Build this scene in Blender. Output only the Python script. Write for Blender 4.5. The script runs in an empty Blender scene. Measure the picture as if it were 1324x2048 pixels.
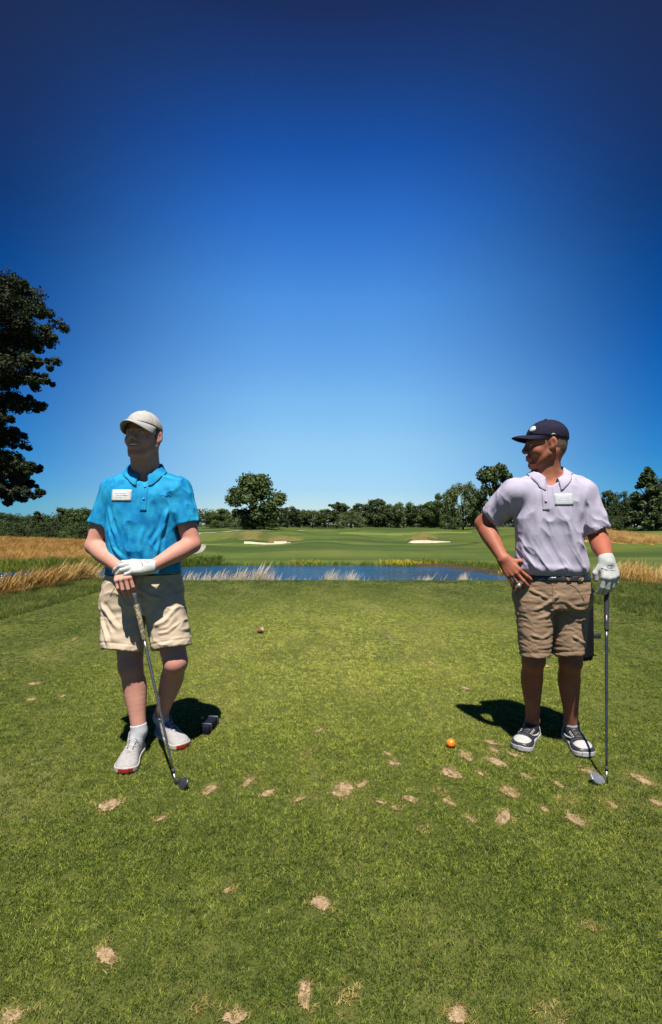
import bpy, math, random
import numpy as np
from mathutils import Vector

random.seed(7)
RNG = np.random.default_rng(7)
scene = bpy.context.scene
COL = scene.collection

# ------------------------------------------------------------------ camera, sky, sun, exposure
CAM_H = 1.2
cam_data = bpy.data.cameras.new("camera")
cam = bpy.data.objects.new("camera", cam_data)
COL.objects.link(cam)
cam.location = (0, 0, CAM_H)
cam.rotation_euler = (math.radians(90), 0, 0)
cam_data.sensor_width = 36.0
cam_data.sensor_fit = 'AUTO'
cam_data.lens = 1050 / 2048 * 36.0
cam_data.shift_y = 26 / 2048
cam_data.clip_start = 0.05
cam_data.clip_end = 6000
scene.camera = cam

SHX, SHY = 0.01, 0.42                      # shadow shift on the ground per metre of height
SUN_EL = math.atan2(1, math.hypot(SHX, SHY))
world = bpy.data.worlds.new("World")
scene.world = world
world.use_nodes = True
wn, wl = world.node_tree.nodes, world.node_tree.links
wn.clear()
w_out = wn.new("ShaderNodeOutputWorld")
w_bg = wn.new("ShaderNodeBackground")
w_sky = wn.new("ShaderNodeTexSky")
w_sky.sky_type = 'NISHITA'
w_sky.sun_disc = False
w_sky.sun_elevation = SUN_EL
w_sky.sun_rotation = math.radians(180) + math.atan2(SHX, SHY)
w_sky.altitude = 200
w_sky.air_density = 1.0
w_sky.dust_density = 0.3
w_sky.ozone_density = 4.0
w_bg.inputs["Strength"].default_value = 0.0637
# a hard polarised-looking grade of the clear sky: paler at the horizon, navy overhead
w_tc = wn.new("ShaderNodeTexCoord")
w_sep = wn.new("ShaderNodeSeparateXYZ")
wl.new(w_tc.outputs["Generated"], w_sep.inputs[0])
w_ramp = wn.new("ShaderNodeValToRGB")
w_mul = wn.new("ShaderNodeMix"); w_mul.data_type = 'RGBA'; w_mul.blend_type = 'MULTIPLY'
w_mul.inputs["Factor"].default_value = 1.0
wl.new(w_sky.outputs[0], w_mul.inputs["A"])
wl.new(w_mul.outputs["Result"], w_bg.inputs["Color"])
wl.new(w_bg.outputs[0], w_out.inputs["Surface"])
wl.new(w_sep.outputs["Z"], w_ramp.inputs["Fac"])
SKY_AHEAD = [(0.000, (0.789, 0.886, 0.991)), (0.066, (0.677, 0.862, 1.032)), (0.150, (0.890, 1.118, 1.136)), (0.232, (0.855, 1.236, 1.325)), (0.394, (0.522, 1.129, 1.577)), (0.500, (0.228, 0.768, 1.456)), (0.580, (0.107, 0.463, 1.046)), (0.650, (0.108, 0.275, 0.585)), (0.700, (0.117, 0.168, 0.335)), (1.000, (0.076, 0.091, 0.175))]
SKY_ASIDE = [(0.000, (0.180, 0.510, 0.814)), (0.050, (0.107, 0.435, 0.780)), (0.120, (0.042, 0.379, 0.729)), (0.270, (0.003, 0.302, 0.716)), (0.400, (0.008, 0.216, 0.542)), (0.480, (0.042, 0.168, 0.387)), (0.565, (0.094, 0.152, 0.308)), (0.645, (0.120, 0.151, 0.254)), (1.000, (0.076, 0.091, 0.175))]
def set_ramp(ramp, stops, interp='LINEAR'):
    cr = ramp.color_ramp
    cr.interpolation = interp
    while len(cr.elements) > 1:
        cr.elements.remove(cr.elements[-1])
    cr.elements[0].position = stops[0][0]
    cr.elements[0].color = (*stops[0][1], 1)
    for p, c in stops[1:]:
        e = cr.elements.new(p)
        e.color = (*c, 1)
set_ramp(w_ramp, SKY_AHEAD)
w_ramp2 = wn.new("ShaderNodeValToRGB")
set_ramp(w_ramp2, SKY_ASIDE)
wl.new(w_sep.outputs["Z"], w_ramp2.inputs["Fac"])
# away from the view's heading the blue deepens and then stays the same all the way round
w_abs = wn.new("ShaderNodeMath"); w_abs.operation = 'ABSOLUTE'; wl.new(w_sep.outputs["X"], w_abs.inputs[0])
w_at = wn.new("ShaderNodeMath"); w_at.operation = 'ARCTAN2'; wl.new(w_abs.outputs[0], w_at.inputs[0]); wl.new(w_sep.outputs["Y"], w_at.inputs[1])
w_mr = wn.new("ShaderNodeMapRange"); w_mr.interpolation_type = 'SMOOTHSTEP'
w_mr.inputs["From Min"].default_value = math.radians(4); w_mr.inputs["From Max"].default_value = math.radians(36)
wl.new(w_at.outputs[0], w_mr.inputs["Value"])
w_mix = wn.new("ShaderNodeMix"); w_mix.data_type = 'RGBA'
wl.new(w_mr.outputs[0], w_mix.inputs["Factor"]); wl.new(w_ramp.outputs["Color"], w_mix.inputs["A"]); wl.new(w_ramp2.outputs["Color"], w_mix.inputs["B"])
wl.new(w_mix.outputs["Result"], w_mul.inputs["B"])

sun_data = bpy.data.lights.new("sun", 'SUN')
sun_data.energy = 5.0
sun_data.angle = math.radians(0.5)
sun_data.color = (1.0, 0.95, 0.87)
sun = bpy.data.objects.new("sun", sun_data)
COL.objects.link(sun)
sun.rotation_euler = Vector((SHX, SHY, -1)).to_track_quat('-Z', 'Y').to_euler()
sun.location = (0, -5, 20)

scene.view_settings.view_transform = 'Standard'
scene.view_settings.look = 'None'
scene.view_settings.gamma = 1.0
scene.view_settings.use_curve_mapping = False
scene.view_settings.exposure = 1.0
scene.cycles.max_bounces = 6
scene.cycles.diffuse_bounces = 2
scene.cycles.transparent_max_bounces = 8
scene.render.film_transparent = False

# ------------------------------------------------------------------ helpers
def at(px, py, Y):
    """Point seen at full-size photo pixel (px, py) at depth Y."""
    return np.array([(px - 662) / 1050 * Y, Y, CAM_H - (py - 1050) / 1050 * Y])

def ground(px, py, z=0.0):
    Y = (CAM_H - z) * 1050 / (py - 1050)
    return np.array([(px - 662) / 1050 * Y, Y, z])

def unit(v):
    v = np.asarray(v, float)
    return v / np.linalg.norm(v)

def wloc(o):
    v = np.zeros(3)
    while o is not None:
        v += np.array(o.location)
        o = o.parent
    return v

def tag(o, label=None, cat=None, group=None, kind=None):
    if label: o["label"] = label
    if cat: o["category"] = cat
    if group: o["group"] = group
    if kind: o["kind"] = kind
    return o

def empty(name, loc, label=None, cat=None, group=None):
    o = bpy.data.objects.new(name, None)
    o.empty_display_size = 0.2
    COL.objects.link(o)
    o.location = [float(c) for c in loc]
    return tag(o, label, cat, group)

def new_mesh(name, V, F, smooth=True):
    """V (n,3); F (m,k) array or a list of such arrays/lists of index tuples."""
    me = bpy.data.meshes.new(name)
    V = np.asarray(V, np.float32).reshape(-1, 3)
    if isinstance(F, np.ndarray):
        F = [F]
    if len(F) and not isinstance(F[0], np.ndarray):
        me.from_pydata(V.tolist(), [], [tuple(int(i) for i in f) for f in F])
    else:
        me.vertices.add(len(V))
        me.vertices.foreach_set("co", V.ravel())
        li = np.concatenate([f.ravel() for f in F]).astype(np.int32)
        tot = np.concatenate([np.full(len(f), f.shape[1]) for f in F]).astype(np.int32)
        st = (np.cumsum(tot) - tot).astype(np.int32)
        me.loops.add(len(li))
        me.loops.foreach_set("vertex_index", li)
        me.polygons.add(len(tot))
        me.polygons.foreach_set("loop_start", st)
        me.update(calc_edges=True)
    me.polygons.foreach_set("use_smooth", [bool(smooth)] * len(me.polygons))
    me.update()
    return me

def obj(name, V, F, mat=None, parent=None, smooth=True, origin=None):
    V = np.asarray(V, np.float64).reshape(-1, 3)
    off = wloc(parent) if parent is not None else (np.zeros(3) if origin is None else np.asarray(origin, float))
    me = new_mesh(name, V - off, F, smooth)
    if mat: me.materials.append(mat)
    o = bpy.data.objects.new(name, me)
    COL.objects.link(o)
    if parent is not None:
        o.parent = parent
    elif origin is not None:
        o.location = [float(c) for c in origin]
    return o

def join(parts):
    """Join (V, F-list-of-arrays) pieces into one."""
    Vs, Fs, n = [], {}, 0
    for V, F in parts:
        V = np.asarray(V, float).reshape(-1, 3)
        if isinstance(F, np.ndarray): F = [F]
        elif len(F) and not isinstance(F[0], np.ndarray):
            d = {}
            for f in F: d.setdefault(len(f), []).append(f)
            F = [np.array(v) for v in d.values()]
        for f in F:
            Fs.setdefault(f.shape[1], []).append(f + n)
        Vs.append(V); n += len(V)
    return np.concatenate(Vs), [np.concatenate(v) for v in Fs.values()]

def grid_faces(nu, nv, close_u=False, close_v=False):
    I, J = np.meshgrid(np.arange(nu if close_u else nu - 1), np.arange(nv if close_v else nv - 1), indexing='ij')
    I, J = I.ravel(), J.ravel()
    I2, J2 = (I + 1) % nu, (J + 1) % nv
    return np.stack([I * nv + J, I2 * nv + J, I2 * nv + J2, I * nv + J2], 1)

def tube(pts, rad, n=10, caps=True):
    pts = np.asarray(pts, float)
    m = len(pts)
    rad = np.broadcast_to(np.asarray(rad, float), (m,))
    T = np.gradient(pts, axis=0)
    T /= np.linalg.norm(T, axis=1)[:, None] + 1e-12
    up = np.array([0, 0, 1.0]) if abs(T[0][2]) < 0.9 else np.array([1.0, 0, 0])
    V = []
    N = unit(np.cross(up, T[0]))
    for i in range(m):
        N = N - T[i] * np.dot(N, T[i]); N = unit(N)
        B = np.cross(T[i], N)
        a = np.arange(n) / n * 2 * np.pi
        V.append(pts[i] + rad[i] * (np.cos(a)[:, None] * N + np.sin(a)[:, None] * B))
    V = np.concatenate(V)
    F = [grid_faces(m, n, close_v=True)[:, ::-1]]
    if caps:
        V = np.concatenate([V, pts[:1], pts[-1:]])
        c0, c1 = m * n, m * n + 1
        k = np.arange(n)
        F.append(np.concatenate([np.stack([np.full(n, c0), k, (k + 1) % n], 1)[:, ::-1] ,
                                 np.stack([np.full(n, c1), (m - 1) * n + (k + 1) % n, (m - 1) * n + k], 1)[:, ::-1]]))
    return V, F

def box(c, hx, hy, hz, R=None, bevel=0.0):
    """Rounded box through a subdivided cube pushed to a superellipsoid-ish form when bevel > 0."""
    if bevel <= 0:
        s = np.array([[x, y, z] for x in (-1, 1) for y in (-1, 1) for z in (-1, 1)], float) * [hx, hy, hz]
        F = np.array([[0, 1, 3, 2], [4, 6, 7, 5], [0, 4, 5, 1], [2, 3, 7, 6], [0, 2, 6, 4], [1, 5, 7, 3]])
    else:
        V, F, n = [], [], 5
        h = np.array([hx, hy, hz])
        lin = [np.array([-1, -1 + bevel / hh * 0.6, 0, 1 - bevel / hh * 0.6, 1]) for hh in h]
        for ax in range(3):
            for sg in (-1, 1):
                u, v = (ax + 1) % 3, (ax + 2) % 3
                base = len(V)
                for i in range(n):
                    for j in range(n):
                        p = np.zeros(3); p[ax] = sg; p[u] = lin[u][i]; p[v] = lin[v][j]
                        q = p * h
                        core = np.clip(q, -(h - bevel), h - bevel)
                        dd = q - core
                        l = np.linalg.norm(dd)
                        V.append(core + dd / l * bevel if l > 1e-9 else q)
                for i in range(n - 1):
                    for j in range(n - 1):
                        a = base + i * n + j
                        f = [a, a + n, a + n + 1, a + 1]
                        F.append(f if sg > 0 else f[::-1])
        s, F = np.array(V), np.array(F)
    if R is not None: s = s @ np.asarray(R, float)       # rows of R = local axes in world
    return s + np.asarray(c, float), F

def ball(c, r, nu=16, nv=10, R=None):
    r = np.broadcast_to(np.asarray(r, float), (3,))
    V = [[0, 0, -1]]
    for j in range(1, nv):
        a = -math.pi / 2 + math.pi * j / nv
        for i in range(nu):
            b = 2 * math.pi * i / nu
            V.append([math.cos(a) * math.cos(b), math.cos(a) * math.sin(b), math.sin(a)])
    V.append([0, 0, 1])
    V = np.array(V) * r
    if R is not None: V = V @ np.asarray(R, float)
    k = np.arange(nu)
    q = np.concatenate([np.stack([1 + j * nu + k, 1 + j * nu + (k + 1) % nu, 1 + (j + 1) * nu + (k + 1) % nu, 1 + (j + 1) * nu + k], 1) for j in range(nv - 2)])
    t = np.concatenate([np.stack([np.zeros(nu, int), 1 + (k + 1) % nu, 1 + k], 1),
                        np.stack([np.full(nu, len(V) - 1), 1 + (nv - 2) * nu + k, 1 + (nv - 2) * nu + (k + 1) % nu], 1)])
    return V + np.asarray(c, float), [q, t]

# vectorised value noise
def _hash(i, j, k):
    h = (i * 374761393 + j * 668265263 + k * 2147483647 * 31 + 1013904223) & 0xFFFFFFFF
    h = ((h ^ (h >> 13)) * 1274126177) & 0xFFFFFFFF
    h = ((h ^ (h >> 16)) * 2246822519) & 0xFFFFFFFF
    return ((h ^ (h >> 15)) & 0xFFFFFF) / float(0xFFFFFF)

def vnoise(P):
    P = np.asarray(P, float)
    i = np.floor(P).astype(np.int64)
    f = P - i
    f = f * f * f * (f * (f * 6 - 15) + 10)
    r = 0
    for a in (0, 1):
        for b in (0, 1):
            for c in (0, 1):
                w = (f[:, 0] if a else 1 - f[:, 0]) * (f[:, 1] if b else 1 - f[:, 1]) * (f[:, 2] if c else 1 - f[:, 2])
                r = r + w * _hash(i[:, 0] + a, i[:, 1] + b, i[:, 2] + c)
    return r                                              # 0..1

def fbm(P, o=3):
    s, a, t = 0, 1.0, 0
    for _ in range(o):
        s = s + a * vnoise(P); t += a
        P = P * 2.03 + 17.3; a *= 0.5
    return s / t

def sstep(a, b, x):
    t = np.clip((x - a) / (b - a), 0, 1)
    return t * t * (3 - 2 * t)

# ------------------------------------------------------------------ materials
def mat(name, col, rough=0.6, col2=None, scale=8.0, lo=0.35, hi=0.65, bump=None, metal=0.0, spec=0.5, sss=0.0, coords="Object",
        detail=4.0, sheen=0.0, trans=0.0, stretch=None, col3=None, scale3=1.0):
    m = bpy.data.materials.new(name)
    m.use_nodes = True
    nt = m.node_tree; N = nt.nodes; L = nt.links
    b = N["Principled BSDF"]
    b.inputs["Base Color"].default_value = (*col, 1)
    b.inputs["Roughness"].default_value = rough
    b.inputs["Metallic"].default_value = metal
    b.inputs["Specular IOR Level"].default_value = spec
    if sss:
        b.inputs["Subsurface Weight"].default_value = sss
        b.inputs["Subsurface Radius"].default_value = (1.0, 0.35, 0.2)
        b.inputs["Subsurface Scale"].default_value = 0.008
    if sheen: b.inputs["Sheen Weight"].default_value = sheen
    if coords == "World":
        tc = N.new("ShaderNodeNewGeometry"); vec = tc.outputs["Position"]
    else:
        tc = N.new("ShaderNodeTexCoord"); vec = tc.outputs[coords]
    if stretch:
        mp = N.new("ShaderNodeMapping"); mp.inputs["Scale"].default_value = stretch
        L.new(vec, mp.inputs[0]); vec = mp.outputs[0]
    last = None
    if col2 is not None:
        nz = N.new("ShaderNodeTexNoise")
        nz.inputs["Scale"].default_value = scale; nz.inputs["Detail"].default_value = detail
        L.new(vec, nz.inputs["Vector"])
        mr = N.new("ShaderNodeMapRange")
        mr.inputs["From Min"].default_value = lo; mr.inputs["From Max"].default_value = hi
        L.new(nz.outputs["Fac"], mr.inputs["Value"])
        mx = N.new("ShaderNodeMix"); mx.data_type = 'RGBA'
        mx.inputs["A"].default_value = (*col, 1); mx.inputs["B"].default_value = (*col2, 1)
        L.new(mr.outputs[0], mx.inputs["Factor"])
        last = mx.outputs["Result"]
        if col3 is not None:
            nz3 = N.new("ShaderNodeTexNoise"); nz3.inputs["Scale"].default_value = scale3; nz3.inputs["Detail"].default_value = 3
            L.new(vec, nz3.inputs["Vector"])
            mr3 = N.new("ShaderNodeMapRange"); mr3.inputs["From Min"].default_value = 0.48; mr3.inputs["From Max"].default_value = 0.66
            L.new(nz3.outputs["Fac"], mr3.inputs["Value"])
            mx3 = N.new("ShaderNodeMix"); mx3.data_type = 'RGBA'
            L.new(last, mx3.inputs["A"]); mx3.inputs["B"].default_value = (*col3, 1)
            L.new(mr3.outputs[0], mx3.inputs["Factor"])
            last = mx3.outputs["Result"]
        L.new(last, b.inputs["Base Color"])
    if bump:
        nb = N.new("ShaderNodeTexNoise"); nb.inputs["Scale"].default_value = bump[0]; nb.inputs["Detail"].default_value = 5
        L.new(vec, nb.inputs["Vector"])
        bp = N.new("ShaderNodeBump"); bp.inputs["Strength"].default_value = bump[1]; bp.inputs["Distance"].default_value = bump[2]
        L.new(nb.outputs["Fac"], bp.inputs["Height"]); L.new(bp.outputs[0], b.inputs["Normal"])
    if trans:
        tb = N.new("ShaderNodeBsdfTranslucent")
        ms = N.new("ShaderNodeMixShader"); ms.inputs[0].default_value = trans
        if last is not None: L.new(last, tb.inputs["Color"])
        else: tb.inputs["Color"].default_value = (*col, 1)
        L.new(b.outputs[0], ms.inputs[1]); L.new(tb.outputs[0], ms.inputs[2])
        L.new(ms.outputs[0], N["Material Output"].inputs["Surface"])
    return m
# ------------------------------------------------------------------ distance-field modelling (bodies, clothes, shoes)
def axis(lo, hi, step, fine=()):
    out, x = [lo], lo
    while x < hi:
        s = step
        for a, b, f in fine:
            if a - step < x < b: s = min(s, f)
        x += s; out.append(x)
    return np.array(out)

class Field:
    def __init__(self, xs, ys, zs):
        self.ax = (np.asarray(xs, float), np.asarray(ys, float), np.asarray(zs, float))
        self.f = np.full([len(a) for a in self.ax], 0.3, np.float32)
    def _slice(self, lo, hi):
        sl, c = [], []
        for d in range(3):
            a = self.ax[d]
            i0 = max(0, int(np.searchsorted(a, lo[d])) - 1); i1 = min(len(a), int(np.searchsorted(a, hi[d])) + 1)
            sl.append(slice(i0, i1))
            sh = [1, 1, 1]; sh[d] = -1
            c.append(a[i0:i1].reshape(sh))
        return tuple(sl), c
    def add(self, prim, k=0.01, op='u'):
        fn, lo, hi = prim
        m = max(k, 0.001) + 0.012
        if lo is None: lo, hi = [a[0] for a in self.ax], [a[-1] for a in self.ax]; m = 0
        sl, c = self._slice(np.asarray(lo) - m, np.asarray(hi) + m)
        if any(s.stop <= s.start for s in sl): return self
        d = np.broadcast_to(fn(*c), self.f[sl].shape).astype(np.float32)
        a = self.f[sl]
        if op == 'u': r = smin(a, d, k)
        elif op == 's': r = -smin(-a, d, k)
        else: r = -smin(-a, -d, k)
        self.f[sl] = r
        return self
    def sub(self, prim, k=0.004): return self.add(prim, k, 's')
    def clip(self, prim, k=0.003): return self.add((prim[0], None, None), k, 'i')
    def mesh(self): return surface_nets(self.f, *self.ax)

def smin(a, b, k):
    if k <= 0: return np.minimum(a, b)
    h = np.clip(0.5 + 0.5 * (b - a) / k, 0, 1)
    return b * (1 - h) + a * h - k * h * (1 - h)

def surface_nets(f, xs, ys, zs):
    s = f < 0
    c = np.zeros([n - 1 for n in f.shape], np.int8)
    for a in (0, 1):
        for b in (0, 1):
            for d in (0, 1):
                c += s[a:f.shape[0] - 1 + a, b:f.shape[1] - 1 + b, d:f.shape[2] - 1 + d]
    act = (c > 0) & (c < 8)
    I, J, K = np.nonzero(act)
    n = len(I)
    vid = np.full(act.shape, -1, np.int32); vid[I, J, K] = np.arange(n)
    cor = {(a, b, d): f[I + a, J + b, K + d].astype(float) for a in (0, 1) for b in (0, 1) for d in (0, 1)}
    P = np.zeros((n, 3)); W = np.zeros(n)
    for e in range(3):
        o1, o2 = [q for q in range(3) if q != e]
        for u in (0, 1):
            for v in (0, 1):
                k0 = [0, 0, 0]; k0[o1] = u; k0[o2] = v
                k1 = list(k0); k1[e] = 1
                fa, fb = cor[tuple(k0)], cor[tuple(k1)]
                x = (fa < 0) != (fb < 0)
                t = np.where(x, fa / np.where(x, fa - fb, 1), 0)
                P[:, e] += np.where(x, t, 0)
                P[:, o1] += np.where(x, u, 0); P[:, o2] += np.where(x, v, 0)
                W += x
    P /= W[:, None]
    V = np.stack([xs[I] + P[:, 0] * (xs[I + 1] - xs[I]), ys[J] + P[:, 1] * (ys[J + 1] - ys[J]), zs[K] + P[:, 2] * (zs[K + 1] - zs[K])], 1)
    Q = []
    def quads(sa, sb, idx):
        ch = sa != sb
        g = np.nonzero(ch)
        q = np.stack([vid[tuple(np.array(gg) + o for gg, o in zip(g, off))] for off in idx], 1)
        fl = ~sa[g]
        q[fl] = q[fl][:, ::-1]
        Q.append(q)
    # x edges (need j,k >= 1 and inside), likewise y and z
    quads(s[:-1, 1:-1, 1:-1], s[1:, 1:-1, 1:-1], [(0, 0, 0), (0, 1, 0), (0, 1, 1), (0, 0, 1)])
    quads(s[1:-1, :-1, 1:-1], s[1:-1, 1:, 1:-1], [(0, 0, 0), (0, 0, 1), (1, 0, 1), (1, 0, 0)])
    quads(s[1:-1, 1:-1, :-1], s[1:-1, 1:-1, 1:], [(0, 0, 0), (1, 0, 0), (1, 1, 0), (0, 1, 0)])
    F = np.concatenate(Q)
    return V, F

def vnormals(V, F):
    n = np.cross(V[F[:, 2]] - V[F[:, 0]], V[F[:, 3]] - V[F[:, 1]])
    N = np.zeros_like(V)
    for i in range(4): np.add.at(N, F[:, i], n)
    return N / (np.linalg.norm(N, axis=1)[:, None] + 1e-12)

def relax(V, F, it=2, w=0.5):
    cnt = np.zeros(len(V)); 
    for i in range(4): np.add.at(cnt, F[:, i], 2)
    for _ in range(it):
        S = np.zeros_like(V)
        for i in range(4):
            np.add.at(S, F[:, i], V[F[:, (i + 1) % 4]] + V[F[:, (i - 1) % 4]])
        V = V * (1 - w) + w * S / np.maximum(cnt, 1)[:, None]
    return V

def cone(a, b, ra, rb, flat=None):
    a, b = np.asarray(a, float), np.asarray(b, float)
    ba = b - a; L2 = max(float(ba @ ba), 1e-12)
    def fn(X, Y, Z):
        px, py, pz = X - a[0], Y - a[1], Z - a[2]
        t = np.clip((px * ba[0] + py * ba[1] + pz * ba[2]) / L2, 0, 1)
        qx, qy, qz = px - t * ba[0], py - t * ba[1], pz - t * ba[2]
        q2 = qx * qx + qy * qy + qz * qz
        if flat is not None:
            n, fct = flat
            q2 = q2 + (qx * n[0] + qy * n[1] + qz * n[2]) ** 2 * (fct * fct - 1)
        return np.sqrt(q2) - (ra + (rb - ra) * t)
    r = max(ra, rb)
    return fn, np.minimum(a, b) - r, np.maximum(a, b) + r

def spine(pts, rad, n=14):
    """One smooth tapering limb through the points: a curved chain of cones without swellings at the joints."""
    pts = np.asarray(pts, float); rad = np.asarray(rad, float)
    t = np.concatenate([[0], np.cumsum(np.linalg.norm(np.diff(pts, axis=0), axis=1))])
    sp = _spline(np.column_stack([t, pts, rad]))
    T = np.linspace(0, t[-1], n + 1)
    Q = np.column_stack([np.interp(T, sp[0], c) for c in sp[1:]])
    cs = [cone(Q[i, :3], Q[i + 1, :3], Q[i, 3], Q[i + 1, 3]) for i in range(n)]
    def fn(X, Y, Z):
        d = cs[0][0](X, Y, Z)
        for c in cs[1:]: d = np.minimum(d, c[0](X, Y, Z))
        return d
    return fn, np.min([c[1] for c in cs], 0), np.max([c[2] for c in cs], 0)

def ell(c, r, R=None):
    c, r = np.asarray(c, float), np.asarray(r, float)
    R = np.eye(3) if R is None else np.asarray(R, float)
    def fn(X, Y, Z):
        p = (X - c[0], Y - c[1], Z - c[2])
        k0 = 0; k1 = 0
        for i in range(3):
            q = p[0] * R[i][0] + p[1] * R[i][1] + p[2] * R[i][2]
            k0 = k0 + (q / r[i]) ** 2; k1 = k1 + (q / r[i] ** 2) ** 2
        k0 = np.sqrt(k0); k1 = np.sqrt(k1)
        return k0 * (k0 - 1) / np.maximum(k1, 1e-6)
    m = float(r.max())
    return fn, c - m, c + m

def plane(p, n):
    p, n = np.asarray(p, float), unit(n)
    return (lambda X, Y, Z: (X - p[0]) * n[0] + (Y - p[1]) * n[1] + (Z - p[2]) * n[2]), None, None

def cut(prim, *planes):
    def fn(X, Y, Z):
        d = prim[0](X, Y, Z)
        for pl in planes: d = np.maximum(d, pl[0](X, Y, Z))
        return d
    return fn, prim[1], prim[2]

def _spline(st):
    st = np.asarray(st, float)
    st = st[np.argsort(st[:, 0])]
    t = st[:, 0]
    T = np.linspace(t[0], t[-1], 200)
    out = [T]
    for c in range(1, st.shape[1]):
        y = st[:, c]; m = np.gradient(y, t)
        i = np.clip(np.searchsorted(t, T) - 1, 0, len(t) - 2)
        h = t[i + 1] - t[i]; u = (T - t[i]) / h
        out.append((2 * u**3 - 3 * u**2 + 1) * y[i] + (u**3 - 2 * u**2 + u) * h * m[i] + (-2 * u**3 + 3 * u**2) * y[i + 1] + (u**3 - u**2) * h * m[i + 1])
    return out

def loft(st, n=2.3, grow=0.0, yaw=0.0):
    """Stations (z, cx, cy, rx, ry): a body of superelliptic horizontal sections."""
    T, cx, cy, rx, ry = _spline(st)
    yc, ysn = math.cos(yaw), math.sin(yaw)
    def fn(X, Y, Z):
        z = np.clip(Z, T[0], T[-1])
        x0, y0, a, b = (np.interp(z, T, q) for q in (cx, cy, rx, ry))
        a, b = a + grow, b + grow
        dx, dy = X - x0, Y - y0
        q = (np.abs((dx * yc + dy * ysn) / a) ** n + np.abs((dy * yc - dx * ysn) / b) ** n) ** (1 / n)
        d = (q - 1) * np.minimum(a, b)
        return np.maximum(d, np.maximum(Z - T[-1], T[0] - Z))
    m = np.maximum(rx, ry)
    lo = np.array([(cx - m).min() - grow, (cy - m).min() - grow, T[0]])
    hi = np.array([(cx + m).max() + grow, (cy + m).max() + grow, T[-1]])
    return fn, lo, hi

def frame(o, f, l, u):
    """Local frame: rows f, l, u in world; returns to-world function and a wrapper for local primitives."""
    R = np.array([unit(f), unit(l), unit(u)]); o = np.asarray(o, float)
    return (lambda p: np.asarray(p, float) @ R + o), R

def hand_prims(w, d, n, t, curls, spread=(8, 2, -4, -11), thumb=((0.35, 0.75, -0.35), (0.6, 0.5, -0.5)), s=1.0, grow=0.0, flat=0.0):
    """Palm, four separate fingers and a thumb. d to the fingers, n out of the back of the hand, t to the thumb side."""
    d = unit(d); n = unit(np.asarray(n, float) - d * np.dot(n, d)); t = unit(np.asarray(t, float) - d * np.dot(t, d) - n * np.dot(t, n))
    w = np.asarray(w, float)
    P, tips, pips = [], [], []
    kn = [w + s * (d * a + t * b + n * c) for a, b, c in ((.090, .031, 0), (.094, .010, .003), (.089, -.012, .001), (.079, -.032, -.004))]
    for i, k in enumerate(kn):
        st = w + s * t * (.013, .005, -.005, -.014)[i]
        P.append((cone(st, k, .0185 * s + grow, .0125 * s + grow), .012))
    P.append((cone(w + s * (t * .017 + d * .005), w + s * (d * .046 + t * .034 - n * .01), .019 * s + grow, .014 * s + grow), .012))
    P.append((cone(w + s * (-t * .018 + d * .01 - n * .006), w + s * (d * .06 - t * .03 - n * .008), .016 * s + grow, .013 * s + grow), .012))
    LEN = ((.047, .027, .021), (.052, .031, .022), (.048, .029, .021), (.037, .022, .019))
    for i in range(4):
        a = math.radians(spread[i])
        d2 = d * math.cos(a) + t * math.sin(a)
        ang = 0; p = kn[i]
        r = (.0098, .0102, .0097, .0085)[i] * s
        for j in range(3):
            ang += math.radians(curls[i][j])
            q = p + s * LEN[i][j] * (d2 * math.cos(ang) - n * math.sin(ang))
            r2 = r * 0.93
            P.append((cone(p, q, r + grow, r2 + grow), .002 if j else .005))
            p, r = q, r2
            if j < 2: pips.append(p)
        tips.append(p)
    p = w + s * (d * .036 + t * .036 - n * .008)
    r = .0125 * s
    for j, tv in enumerate(thumb):
        q = p + s * (.036, .030)[j] * unit(d * tv[0] + t * tv[1] + n * tv[2])
        P.append((cone(p, q, r + grow, r * .9 + grow), .006))
        p, r = q, r * .9
    return P, kn, tips, pips

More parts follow.
